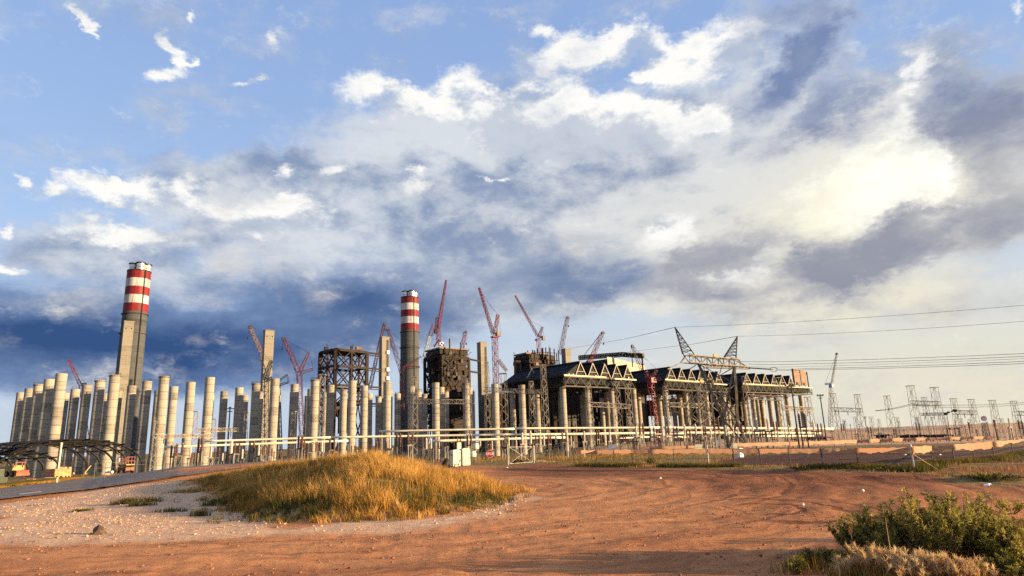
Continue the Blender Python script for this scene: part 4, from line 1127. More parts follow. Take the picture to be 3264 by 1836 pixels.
for k in range(2):
    mb = MB(); s0 = L3 * (.76 + .105 * k); s1 = s0 + L3 * .092
    a = [V3(s0, 1, 52.6 - .4), V3(s1, 1, 52.2), V3(s1, 1, 69.5 - k), V3(s0, 1, 70.5 - k)]; off = Vector((-.65, .76, 0)) * 2.2
    mb.add(a + [q + off for q in a], [(0, 1, 2, 3), (7, 6, 5, 4), (0, 4, 5, 1), (1, 5, 6, 2), (2, 6, 7, 3), (3, 7, 4, 0)]); mb.build('wind_wall_panel', M['brown_panel'], p3, o3)
    mb = MB(); mb.bar(V3(s0 + 3, .7, 52), V3(s0 + 3, .7, 55), .6); mb.bar(V3(s0 + 6, .7, 52), V3(s0 + 6, .7, 55), .6); mb.build('panel_bracket', M['dark_steel'], p3, o3)
mb = MB(); mb.bar(V3(L3 * .98, 1.6, 50), V3(L3 * .98, 1.6, 68), .9); mb.bar(V3(L3 * .98, 14, 50), V3(L3 * .98, 1.6, 67), .8); mb.build('end_frame', M['dark_steel'], p3, o3)
q = at_z(1695, 1176, 60.5); mb = MB(); hb = 7.2
u = (V1(1, 0, 0) - V1(0, 0, 0)); a, b, p = q - u * hb - Vector((0, 0, 10.5)), q + u * hb - Vector((0, 0, 10.5)), q
mb.bar(a, p, .7); mb.bar(b, p, .7); mb.bar(a.lerp(p, .4), b.lerp(p, .4), .4); mb.build('side_gable_frame', M['gable'], p1, o1)
for k in range(14):
    pl, V, L = ((V1, p1, L1), (V2, p2, L2), (V3, p3, L3))[k % 3]; q = pl(L * random.random(), -.6, 50.9)
    mb = MB(); mb.box(tuple(q), (1.3, 1.0, 1.2), .7); mb.build('deck_box', M['gable'], V, V.location)

# ------------------------------------------------------------------ cranes
def crane_piece(root, name, pts, w, mat, d, taper=.7, bar=.22, dd=None):
    """lattice boom or mast through photo positions at distance d"""
    P = [at_d(px, py, (dd[i] if dd else d)) for i, (px, py) in enumerate(pts)]
    mb = MB()
    for i in range(len(P) - 1):
        ln = (P[i + 1] - P[i]).length; mb.lattice(P[i], P[i + 1], w if i == 0 else w * .95, w * (taper if i == len(P) - 2 else .95), max(3, int(ln / (w * 1.15))), bar, bar * 1.7, side=(.55, -.83, .1))
    return mb.build(name, M[mat], root, root.location)
def cables(root, pairs, d, r=.10, mat='dark_steel', name='cable'):
    for a, b in pairs:
        mb = MB(); mb.tube([at_d(*a, d), at_d(*b, d)], r, 5); mb.build(name, M[mat], root, root.location)
def hook(root, a, b, d):
    A, Bp = at_d(*a, d), at_d(*b, d); mb = MB(); mb.tube([A, Bp], .10, 5); mb.lathe([(.1, 2.4), (.75, 1.6), (.8, .6), (.2, 0)], 8, tuple(Bp - Vector((0, 0, 1)))); mb.build('hook_block', M['black'], root, root.location)
def box_at(root, name, p, s, mat, d, rz=.6):
    c = at_d(*p, d); mb = MB(); mb.box(tuple(c), s, rz, .92); mb.box((c.x, c.y, c.z + s[2] * .5 + .3), (s[0] * .6, s[1] * .6, .6), rz); mb.build(name, M[mat], root, root.location)
def crane(base, d, label, grp=None):
    b = at_d(*base, d); r = empty('crane', (b.x, b.y, BZ)); tag(r, label, 'crane', grp or 'cranes over the power station'); return r
c = crane((262,1260), 700, 'small red crane boom leaning left above the leftmost columns')
crane_piece(c, 'boom', [(257,1229),(218,1147)], 2.4, 'crane_red', 700); crane_piece(c, 'mast', [(284,1440),(262,1262),(257,1229)], 2.6, 'crane_red', 700, 1); crane_piece(c, 'counter_jib', [(257,1226),(276,1224)], 2.0, 'crane_red', 700); cables(c, [((218,1147),(274,1224))], 700)
c = crane((836,1180), 650, 'ochre lattice boom behind the lone lift tower')
crane_piece(c, 'boom', [(850,1210),(832,1122),(798,1044)], 3.0, 'crane_tan', 650); box_at(c, 'boom_head', (797,1043), (3.6,2,2), 'dark_steel', 650); hook(c, (795,1046), (790,1078), 650); cables(c, [((798,1046),(788,1100))], 650)
c = crane((954,1195), 560, 'maroon crane with V-shaped boom and back mast left of the frame')
crane_piece(c, 'boom', [(954,1190),(906,1083)], 3.6, 'crane_purple', 560, .6); crane_piece(c, 'back_mast', [(954,1190),(984,1124)], 2.6, 'crane_purple', 560, .6); crane_piece(c, 'counter_jib', [(952,1191),(998,1176)], 2.6, 'crane_purple', 560, .6)
crane_piece(c, 'mast', [(966,1450),(962,1380),(954,1194)], 3.4, 'crane_purple', 560, 1); cables(c, [((906,1083),(984,1124)), ((984,1124),(998,1176)), ((986,1124),(1000,1176)), ((998,1176),(996,1440))], 560); hook(c, (902,1086), (900,1112), 560); box_at(c, 'boom_head', (905,1081), (3.4,2,2), 'dark_steel', 560)
c = crane((900,1230), 660, 'small ochre back mast and jib just right of the lone tower')
crane_piece(c, 'jib', [(890,1213),(916,1194)], 1.8, 'crane_tan', 660); crane_piece(c, 'counter_jib', [(888,1228),(921,1218)], 1.8, 'crane_tan', 660); cables(c, [((916,1194),(922,1218)), ((914,1194),(918,1218))], 660, .16); crane_piece(c, 'mast', [(896,1440),(889,1228)], 2.0, 'crane_tan', 660, 1)
c = crane((1181,1222), 650, 'steep brownish boom passing behind the tower with pale boxes')
crane_piece(c, 'boom', [(1178,1240),(1224,1035)], 3.0, 'crane_purple', 650, .6); box_at(c, 'boom_head', (1226,1034), (2.6,2,2.4), 'dark_steel', 650)
c = crane((1275,1171), 690, 'maroon crane boom leaning against the second chimney from its left')
crane_piece(c, 'boom', [(1282,1190),(1236,1050)], 3.8, 'crane_purple', 690, .6); crane_piece(c, 'counter_jib', [(1276,1172),(1338,1170)], 2.2, 'crane_purple', 690); crane_piece(c, 'back_mast', [(1278,1176),(1342,1137)], 2.0, 'crane_purple', 690, .6)
crane_piece(c, 'mast', [(1284,1440),(1281,1180)], 3.6, 'crane_purple', 690, 1); cables(c, [((1236,1050),(1342,1137)), ((1342,1137),(1348,1172)), ((1344,1137),(1352,1172)), ((1228,1054),(1226,1076))], 690, .14); box_at(c, 'boom_head', (1232,1050), (4.4,2.4,1.8), 'dark_steel', 690)
c = crane((1398,1096), 615, 'red luffing crane standing on the roof of the brown boiler')
crane_piece(c, 'mast', [(1399,1094),(1396,1052)], 3.0, 'crane_red', 615, 1); crane_piece(c, 'boom', [(1397,1050),(1422,893)], 2.4, 'crane_red', 615, .5); crane_piece(c, 'a_frame', [(1394,1050),(1393,1012)], 2.6, 'crane_red', 615, .7); box_at(c, 'cab', (1390,1056), (3.2,3,4), 'dark_steel', 615)
box_at(c, 'base_box', (1405,1097), (4,4,3), 'sign_white', 615); mb = MB(); b = at_d(1399, 1100, 615)
for sx, sy in ((-5, -3), (5, -3), (5, 4), (-5, 4)): mb.bar((b.x + sx, b.y + sy, b.z - 1), (b.x, b.y, b.z + 5), .8)
mb.build('base_legs', M['crane_red'], c, c.location); cables(c, [((1393,1012),(1418,920))], 615)
c = crane((1385,1040), 640, 'crane boom with maroon head and pale lower part left of the roof crane')
crane_piece(c, 'boom_head', [(1370,1073),(1384,1034)], 3.2, 'crane_purple', 640, 1); crane_piece(c, 'boom_lower', [(1352,1140),(1370,1073)], 2.8, 'crane_pale', 640, 1); cables(c, [((1384,1034),(1396,1004))], 640)
c = crane((1473,1118), 660, 'short red boom at the right end of the brown boiler roof')
crane_piece(c, 'boom', [(1471,1122),(1482,1060)], 3.0, 'crane_red', 660, .8); box_at(c, 'boom_head', (1485,1058), (2.6,2,1.6), 'dark_steel', 660); hook(c, (1487,1062), (1486,1096), 660)
c = crane((1580,1226), 520, 'tall red luffing tower crane right of the brown boiler')
crane_piece(c, 'mast', [(1590,1400),(1581,1230),(1577,1076)], 3.4, 'crane_red', 520, 1, .24); crane_piece(c, 'boom', [(1573,1067),(1527,917)], 2.3, 'crane_red', 520, .5); crane_piece(c, 'a_frame', [(1577,1066),(1587,1003)], 2.6, 'crane_red', 520, .7); box_at(c, 'cab', (1589,1066), (4.2,2.6,2.8), 'galv_far', 520); box_at(c, 'platform', (1577,1074), (6,4,1.0), 'crane_red', 520)
cables(c, [((1587,1003),(1553,960)), ((1553,960),(1530,925)), ((1590,1003),(1596,1060)), ((1560,972),(1578,990))], 520); crane_piece(c, 'brace_boom', [(1588,1147),(1615,1182)], 2.2, 'crane_tan', 520)
c = crane((1717,1115), 720, 'red luffing crane with a very long boom above the posts')
crane_piece(c, 'mast', [(1718,1130),(1717,1077)], 3.4, 'crane_red', 720, 1); crane_piece(c, 'boom', [(1716,1074),(1642,942)], 2.6, 'crane_red', 720, .45); crane_piece(c, 'a_frame', [(1718,1074),(1729,1042)], 2.8, 'crane_red', 720, .6); box_at(c, 'counterweight', (1732,1078), (3.4,3,4.4), 'galv_far', 720); box_at(c, 'cab', (1709,1084), (2.2,2,2), 'crane_purple', 720); crane_piece(c, 'counter_jib', [(1717,1076),(1733,1072)], 2.0, 'crane_red', 720)
cables(c, [((1729,1042),(1690,1022)), ((1690,1022),(1650,955)), ((1730,1043),(1734,1072))], 720)
c = crane((1789,1113), 760, 'steep maroon boom beside the short concrete tower top')
crane_piece(c, 'boom', [(1786,1130),(1808,1013)], 3.6, 'crane_purple', 760, .8); box_at(c, 'boom_head', (1810,1012), (3.6,2,2), 'dark_steel', 760); hook(c, (1812,1014), (1812,1040), 760); cables(c, [((1804,1016),(1782,1118)), ((1802,1018),(1776,1118))], 760, .12)
c = crane((1879,1158), 640, 'red crawler boom leaning right with hook and stays')
crane_piece(c, 'boom', [(1876,1166),(1919,1063)], 3.6, 'crane_red', 640, .7); box_at(c, 'boom_head', (1922,1061), (4.0,2,1.6), 'dark_steel', 640); hook(c, (1923,1064), (1924,1096), 640); cables(c, [((1914,1064),(1853,1142)), ((1912,1068),(1850,1146)), ((1916,1064),(1862,1134))], 640, .12); box_at(c, 'boom_foot', (1878,1158), (5,4,5), 'crane_red', 640)
c = crane((2052,1179), 700, 'pale pinkish lattice boom right of the cream wall')
crane_piece(c, 'boom', [(2054,1200),(2016,1106)], 3.2, 'galv_far', 700, .6); box_at(c, 'boom_head', (2016,1104), (3.4,2,2.6), 'dark_steel', 700); cables(c, [((2018,1104),(2092,1176)), ((2020,1104),(2060,1150)), ((2012,1110),(2002,1150))], 700, .10)
c = crane((2080,1300), 545, 'bright red crane mast standing between two fan platforms')
crane_piece(c, 'mast', [(2098,1420),(2080,1276),(2074,1214)], 3.8, 'crane_red', 545, 1, .28); crane_piece(c, 'boom', [(2074,1214),(2058,1186)], 3.6, 'crane_red', 545, .8, .28); crane_piece(c, 'a_frame', [(2075,1214),(2092,1180)], 3.0, 'crane_purple', 545, .6); box_at(c, 'cab', (2079,1212), (6,4,4), 'crane_red', 545); crane_piece(c, 'counter_jib', [(2078,1212),(2106,1208)], 2.4, 'crane_red', 545)
c = crane((2652,1222), 1100, 'thin pale blue crane far behind on the right')
crane_piece(c, 'boom', [(2652,1221),(2667,1130)], 2.4, 'crane_pale', 1100, .7, .26); crane_piece(c, 'counter_jib', [(2629,1225),(2652,1222)], 2.0, 'crane_blue', 1100, 1, .3); box_at(c, 'cab', (2650,1230), (6,5,5), 'crane_blue', 1100); box_at(c, 'boom_head', (2668,1128), (4,3,2.4), 'dark_steel', 1100); crane_piece(c, 'mast', [(2647,1380),(2649,1232)], 4.0, 'crane_pale', 1100, 1, .3); cables(c, [((2665,1132),(2646,1180)), ((2646,1180),(2630,1225))], 1100, .16)

# ------------------------------------------------------------------ switchyard
def on_ground(px, py, d):
    p = at_d(px, py, d); return Vector((p.x, p.y, gz(p.x, p.y) - .3)), p
def gantry_tower(px, pytop, d, wt, wb, label, mat='galv', bar=.08, grp='lattice gantry masts of the switchyard', panels=None):
    b, t = on_ground(px, pytop, d); h = t.z - b.z
    root = empty('gantry_mast', b); tag(root, label, 'mast', grp)
    mb = MB(); mb.lattice((0, 0, 0), (0, 0, h - .2), wb, wt, panels or max(6, int(h / (wb * .95))), bar, bar * 1.5, side=(.9, .4, 0), rungs=False); mb.build('lattice_body', M[mat], root)
    mb = MB(); mb.box((0, 0, h), (wt * 1.35, wt * 1.35, .22)); mb.build('top_cap', M[mat], root)
    for sx, sy in ((-1, -1), (1, -1), (1, 1), (-1, 1)):
        mb = MB(); mb.box((sx * wb / 2, sy * wb / 2, .3), (.7, .7, .7), 0, .8); mb.build('footing', M['tower'], root)
    return root
def gantry_beam(a, b, da, db, h, label, mat='galv', bar=.09):
    A, B = at_d(*a, da), at_d(*b, db); root = empty('gantry_beam', A); tag(root, label, 'beam', 'lattice gantry beams of the switchyard')
    n = max(5, int((B - A).length / (h * 1.05)))
    mb = MB(); mb.lattice(A, B, h, h, n, bar, bar * 1.6, rungs=True); mb.build('lattice_beam', M[mat], root, A)
    for k in range(3):
        p = A.lerp(B, (k + .5) / 3); mb = MB(); mb.tube([p - Vector((0, 0, h / 2)), p - Vector((0, 0, h / 2 + 1.6))], .11, 6)
        for j in range(5): mb.lathe([(.12, 0), (.26, .04), (.12, .1)], 8, (p.x, p.y, p.z - h / 2 - .3 - .28 * j), False)
        mb.build('insulator', M['porcelain'], root, A)
    return root
D0 = 205
GT = [(1322,1202,205,1.25,1.8,'pale lattice mast right of the second chimney'), (1492,1209,205,1.25,1.9,'pale lattice mast in front of the brown boiler'),
      (1551,1156,225,1.1,2.0,'taller lattice mast left of the red tower crane'), (1602,1191,215,2.0,2.4,'wide ladder-like lattice mast at the left platform corner'),
      (1693,1216,210,1.1,2.0,'lattice mast under the left platform edge'), (1731,1164,195,1.2,1.9,'tall leaning-looking lattice mast beside the lone side gable'),
      (1874,1222,205,1.2,1.8,'lattice mast in front of the nearest platform column'), (1964,1218,225,1.4,2.0,'lattice mast at the right part of the nearest platform'),
      (2000,1226,210,1.2,1.9,'lattice mast at the right corner of the nearest platform'), (2121,1231,215,1.2,1.8,'lattice mast left of the big transmission tower'),
      (2231,1236,235,1.2,1.8,'lattice mast just left of the transmission tower legs'), (2314,1238,235,1.2,1.8,'lattice mast inside the transmission tower outline'),
      (2373,1200,220,1.2,1.8,'lattice mast right of the transmission tower'), (2481,1204,225,1.2,1.8,'lattice mast before the last bright gable'),
      (2573,1266,240,1.3,2.2,'lattice mast under the brown panels at the platform end'), (1029,1195,215,1.5,1.9,'lattice mast in front of the open boiler frame'),
      (502,1337,215,1.0,1.6,'short lattice mast beside a sunlit left column'), (626,1312,225,1.0,1.6,'short lattice mast between the three bright columns'),
      (683,1336,230,1.0,1.6,'short lattice mast right of the bright columns'), (786,1312,235,1.1,1.7,'short lattice mast left of the lone lift tower'),
      (936,1312,225,1.1,1.7,'short lattice mast near the maroon crane mast')]
for px, py, d, wt, wb, lb in GT: gantry_tower(px, py, d, wt, wb, lb)
FAR = [(2654,1255,330,1.6,2.7,'first far lattice mast right of the lamp pole'), (2731,1258,335,1.6,2.7,'second far lattice mast joined to the first by a beam'),
       (2826,1262,345,1.6,2.7,'single far lattice mast without a beam'), (2901,1230,330,2.0,3.0,'left mast of the tallest far pair'), (2977,1235,335,2.0,3.0,'right mast of the tallest far pair'),
       (2945,1267,400,1.6,2.6,'mast seen between the tallest far pair'), (3038,1271,345,1.6,2.7,'left mast of the right far pair'), (3095,1273,350,1.6,2.7,'right mast of the right far pair'),
       (3162,1276,355,1.6,2.6,'mast with a side bracket near the right edge'), (3230,1279,360,1.6,2.7,'lattice mast closest to the right picture edge'),
       (2726,1329,620,2.0,3.0,'tiny distant mast behind the first far pair'), (2776,1329,620,2.0,3.0,'tiny distant mast left of the single far mast'), (2858,1330,620,2.0,3.0,'tiny distant mast right of the single far mast'), (3092,1336,640,2.0,3.0,'tiny distant mast behind the right far pair'), (2690,1338,700,1.8,2.8,'tiny distant mast just right of the pale blue crane'), (2800,1336,720,1.8,2.8,'tiny distant mast under the thin far wire'), (2925,1330,560,1.8,2.8,'small distant mast beneath the tallest far beam'), (3010,1332,600,1.8,2.8,'small distant mast left of the dark lamp post'), (3060,1334,600,1.8,2.8,'small distant mast under the right far beam'), (3190,1334,600,1.8,2.8,'small distant mast between the last two right masts'), (3250,1338,640,1.8,2.8,'tiny distant mast at the right picture edge')]
for px, py, d, wt, wb, lb in FAR: gantry_tower(px, py, d, wt, wb, lb, 'galv_far', .065 if d < 500 else .09, 'far lattice masts on the right')
for a, b, da, db, h, lb in [((1318,1279),(1496,1281),205,205,1.25,'pale lattice beam joining two masts before the brown boiler'),
        ((1545,1242),(1742,1250),215,200,1.35,'pale lattice beam below the left platform edge'), ((1880,1289),(2006,1296),205,210,1.3,'pale lattice beam in front of the nearest platform columns'),
        ((2127,1290),(2236,1294),215,235,1.3,'pale lattice beam left of the transmission tower'), ((2383,1265),(2494,1270),220,225,1.4,'pale lattice beam before the farthest platform columns'),
        ((2492,1300),(2588,1305),225,240,1.3,'thin lattice beam at the right end of the platforms'), ((627,1371),(757,1370),225,235,1.1,'lattice beam across the gap right of the bright columns'),
        ((490,1391),(676,1389),215,228,1.0,'lattice beam across the bright left columns')]:
    gantry_beam(a, b, da, db, h, lb)
for a, b, da, db, h, lb in [((2656,1305),(2746,1308),330,335,1.7,'beam joining the first far pair of masts'), ((2905,1284),(2994,1287),330,335,1.8,'beam joining the tallest far pair of masts'),
        ((3040,1314),(3106,1316),345,350,1.7,'beam joining the right far pair of masts'), ((3236,1317),(3320,1319),360,365,1.7,'beam cut by the right picture edge'),
        ((2935,1321),(3018,1319),330,332,1.0,'dark slanting arm below the tallest far beam')]:
    gantry_beam(a, b, da, db, h, lb, 'galv_far', .10)

# white tubular busbars on posts
def busbar(px_a, px_b, d_a, d_b, r, offs, label, step=6.2):
    A, B = at_d(*px_a, d_a), at_d(*px_b, d_b); root = empty('busbar', A); tag(root, label, 'busbar', 'white tubular busbars of the switchyard')
    n = Vector((-(B.y - A.y), B.x - A.x, 0)).normalized(); L = (B - A).length; k = max(2, int(L / step))
    for o_ in offs:
        mb = MB(); pts = [A.lerp(B, i / (k * 2)) + n * o_ + Vector((0, 0, .12 * math.sin(i * math.pi))) for i in range(k * 2 + 1)]
        mb.tube(pts, r, 10); mb.build('pipe', M['pipe'], root, A, True)
    for i in range(k + 1):
        p = A.lerp(B, i / k); g_ = gz(p.x, p.y); mb = MB(); mb.bar((p.x, p.y, g_ - .2), (p.x, p.y, p.z - .9), .24, up=(1, 0, 0)); mb.bar((p.x - n.x * 1.2, p.y - n.y * 1.2, p.z - .9), (p.x + n.x * 1.2, p.y + n.y * 1.2, p.z - .9), .22); po = mb.build('post', M['post_dark' if i % 3 else 'galv_far'], root, A)
        mb = MB()
        for j in range(3): mb.lathe([(.10, 0), (.22, .06), (.10, .16)], 8, (p.x, p.y, p.z - .85 + .2 * j), False)
        ins = mb.build('insulator', M['porcelain'], po, (0, 0, 0)); ins.location = -A
    return root
busbar((1211,1375), (1640,1367), 190, 186, .29, (-.9, .9), 'upper white busbar pair from chimney to stop sign')
busbar((1640,1366), (2100,1363), 186, 196, .29, (-.9, .9), 'upper white busbar pair in front of the nearest platform')
busbar((2100,1363), (2650,1367), 196, 225, .32, (-.95, .95), 'upper white busbar pair running to the right platform end')
busbar((648,1407), (1060,1394), 185, 178, .27, (-.8, .8), 'middle white busbar pair at left before the bare columns')
busbar((1060,1394), (1640,1385), 178, 176, .29, (-.9, .9), 'middle white busbar pair above the grassy mound')
busbar((1640,1386), (2085,1380), 176, 190, .31, (-.65, .65), 'middle white busbar pair behind the white gate')
busbar((2065,1384), (2185,1382), 180, 184, .14, (0,), 'short single white busbar left of the transmission tower')
busbar((2145,1379), (2610,1380), 190, 220, .30, (-.65, .65), 'middle white busbar pair behind the transmission tower')
busbar((527,1425), (1110,1405), 172, 168, .26, (-.5, .5), 'lowest white busbar at left reaching the lattice mast')
busbar((1372,1406), (1800,1394), 160, 165, .30, (-.35, .35), 'lowest white busbar above the cabins and gate')
busbar((2000,1393), (2194,1393), 165, 172, .24, (-.3, .3), 'lowest white busbar left of the transmission tower')
busbar((1975,1397), (2060,1393), 150, 160, .12, (0,), 'short low busbar right of the nearest platform')
busbar((2407,1391), (2590,1389), 185, 200, .2, (-.3, .3), 'lowest white busbar right of the transmission tower')

# small yard apparatus: steel stand with ribbed insulators
def stand_src(h, kind):
    root = empty('insulator_stand', (0, 0, -50))
    mb = MB(); mb.bar((-.35, 0, 0), (-.35, 0, h), .14); mb.bar((.35, 0, 0), (.35, 0, h), .14); mb.bar((-.5, 0, h), (.5, 0, h), .22); mb.bar((-.35, 0, .3), (.35, 0, h - .3), .08); mb.build('steel_stand', M['galv_far'], root)
    for x in ((0,) if kind else (-.35, .35)):
        mb = MB(); mb.lathe([(.08, 0)] + [q for j in range(7) for q in ((.20, .06 + .24 * j), (.11, .16 + .24 * j))] + [(.1, 1.8)], 8, (x, 0, h)); mb.build('ribbed_insulator', M['insul_white' if kind else 'porcelain'], root)
    return root
SRC = [stand_src(2.8, 0), stand_src(2.4, 1)]
USED = [False, False]
yard_rng = random.Random(4)
spots = []
for k in range(96):
    px = 560 + k * 21.6 + yard_rng.uniform(-9, 9); d = yard_rng.uniform(118, 172)
    if 1395 < px < 1475 or px > 2680: d = yard_rng.uniform(150, 180)
    spots.append((px, d, 0 if yard_rng.random() < .6 else 1))
for k in range(15): spots.append((2690 + k * 41 + yard_rng.uniform(-8, 8), yard_rng.uniform(180, 260), k % 2))
for px, d, kd in spots:
    p = at_d(px, 1400, d)
    if USED[kd]: o = copy_tree(SRC[kd])
    else: o = SRC[kd]; USED[kd] = True
    o.location = (p.x, p.y, gz(p.x, p.y) - .1); o.rotation_euler = (0, 0, yard_rng.uniform(-.6, .9)); s = yard_rng.uniform(.8, 1.35); o.scale = (s, s, s)
    tag(o, 'small steel stand with %s ribbed insulator rods in the switchyard' % ('one pale' if kd else 'two brown'), 'insulator', 'insulator stands in the switchyard')

# thin yard masts (lightning rods, pipe posts)
for k, (px, yt, d) in enumerate([(2690,1370,200),(2710,1352,205),(2738,1350,210),(2768,1362,200),(2800,1366,210),(2815,1364,205),(2840,1362,210),(2852,1366,200),(2880,1368,205),(2893,1358,205),(2958,1356,205),(3018,1356,210),(3036,1365,205),(3052,1364,200),(3075,1356,210),(3082,1366,205),(3112,1368,200),(3172,1358,205),(3178,1366,205),(3212,1362,205),(3222,1364,205),(3236,1366,205),(3258,1360,205)]):
    b, t = on_ground(px, yt, d); mb = MB(); mb.tube([(0, 0, 0), (0, 0, t.z - b.z)], [.11, .05], 6); mb.box((0, 0, t.z - b.z - .3), (.5, .12, .12)); mb.box((0, 0, .2), (.6, .6, .4), 0, .7)
    o = mb.build('pipe_post', M['porcelain' if k % 3 == 0 else 'post_dark']); o.location = b; tag(o, 'thin upright pipe post in the far right switchyard', 'post', 'thin posts in the far right switchyard')
for k, (px, py, d, w, lb) in enumerate([(2905,1390,210,6.5,'long dark low roof behind the far fence, left one'), (2985,1390,212,7,'long dark low roof behind the far fence, right one'), (2815,1389,215,4,'small dark low roof beneath the single far mast'), (2605,1396,235,8,'dark long low building at the end of the busbars')]):
    b, t = on_ground(px, py, d); h = max(t.z - b.z, 1.2); root = empty('low_shed', b, -.25); tag(root, lb, 'shed', 'low dark sheds behind the far fence')
    mb = MB(); mb.box((0, 0, h + .12), (w, 4, .24)); mb.box((0, 0, h + .3), (w * .7, 2, .14)); mb.build('roof', M['dark_steel'], root)
    for j in range(5):
        mb = MB(); mb.bar((-w * .45 + j * w * .225, -2, 0), (-w * .45 + j * w * .225, -2, h), .2); mb.build('post', M['dark_steel'], root)
    mb = MB(); mb.box((0, 2.0, h - .3), (w * .7, .2, .6)); mb.build('back_wall', M['dark_steel'], root)

# lamp poles
def lamp(px, pytop, pybase, label, heads=3, mat='post_dark', d=None):
    if d is None: b = hit(px[1], pybase); d = math.hypot(b.x, b.y)
    else: q = at_d(px[1], 1400, d); b = Vector((q.x, q.y, gz(q.x, q.y)))
    t = at_d(px[0], pytop, d); h = t.z - b.z
    root = empty('lamp_pole', b); tag(root, label, 'lamp pole', 'floodlight and lamp poles'); lean = Vector((t.x - b.x, t.y - b.y, 0)) * 0
    mb = MB(); r = max(.10, h * .011); mb.tube([(0, 0, 0), (0, 0, h)], [r * 1.5, r], 8); mb.build('pole', M[mat], root)
    mb = MB(); mb.bar((-.11 * h * .6, 0, h), (.11 * h * .6, 0, h), r * 1.2); mb.box((0, 0, h - r * 4), (r * 6, r * 6, r)); mb.build('crossbar', M[mat], root)
    for k in range(heads):
        x = (k - (heads - 1) / 2) * .11 * h * .5; mb = MB(); mb.box((x, -.1, h + r * 1.8), (h * .035, h * .03, h * .022), .1, .8); mb.build('lamp_head', M['dark_steel'], root)
    return root
lamp((2615,2634), 1262, 1402, 'tall dark floodlight pole just right of the platforms', 3, 'post_dark', 210)
lamp((2520,2545), 1232, 1429, 'thick dark pole in front of the last gable', 2, 'post_dark', 104)
for a in [((2696,2700), 1344, 1390, 'small lamp pole between the first far pair of masts', 2, 'galv_far', 260), ((2763,2768), 1330, 1390, 'lamp pole left of the single far mast', 2, 'galv_far', 260), ((2867,2873), 1344, 1390, 'lamp pole right of the single far mast', 1, 'galv_far', 260), ((2978,2983), 1332, 1390, 'lamp pole under the tallest far beam', 2, 'galv_far', 280), ((3151,3157), 1345, 1395, 'lamp pole right of the round purple disc', 1, 'galv_far', 260), ((722,727), 1303, 1440, 'small lamp pole left of the busbar pair', 1, 'dark_steel', 240)]: lamp(*a)
b = hit(2111, 1428); t = at_d(2107, 1280, math.hypot(b.x, b.y)); mb = MB(); mb.tube([(0, 0, 0), (0, 0, t.z - b.z)], [.13, .10], 8); mb.box((0, 0, t.z - b.z - .2), (.6, .1, .1))
o = mb.build('pole', M['post_dark']); o.location = b; tag(o, 'thin dark pole before the red crane mast', 'pole')
# round disc on a mast, tank-like lamp cluster
b, t = on_ground(3135, 1334, 230); h = t.z - b.z; root = empty('disc_mast', b); tag(root, 'lattice mast carrying a round purple blue disc', 'mast')
mb = MB(); mb.lattice((0, 0, 0), (0, 0, h - 1.2), 1.3, .9, 8, .1); mb.build('lattice_body', M['galv_far'], root)
mb = MB(); mb.tube([(0, -.3, h), (0, .15, h)], [.75, .68], 20); mb.build('disc', paint('purple blue disc', (.10, .09, .16), (.17, .15, .24), 2), root)
b, t = on_ground(3018, 1316, 300); h = t.z - b.z; root = empty('beacon_post', b); tag(root, 'dark post with rounded lamp clusters right of the tallest pair', 'lamp pole')
mb = MB(); mb.tube([(0, 0, 0), (0, 0, h)], [.22, .15], 8); mb.build('post', M['porcelain'], root)
for x, z, s in ((-.4, h - .4, .8), (.7, h + .2, .6), (3.2, h + .7, .95), (0, h - 6, .6), (1.9, h + .4, .35)):
    mb = MB(); mb.lathe([(.1, -s * .6), (s * .8, -s * .3), (s, .1), (s * .6, s * .5), (.1, s * .6)], 10, (x, 0, z)); mb.build('lamp_head', M['black'], root)

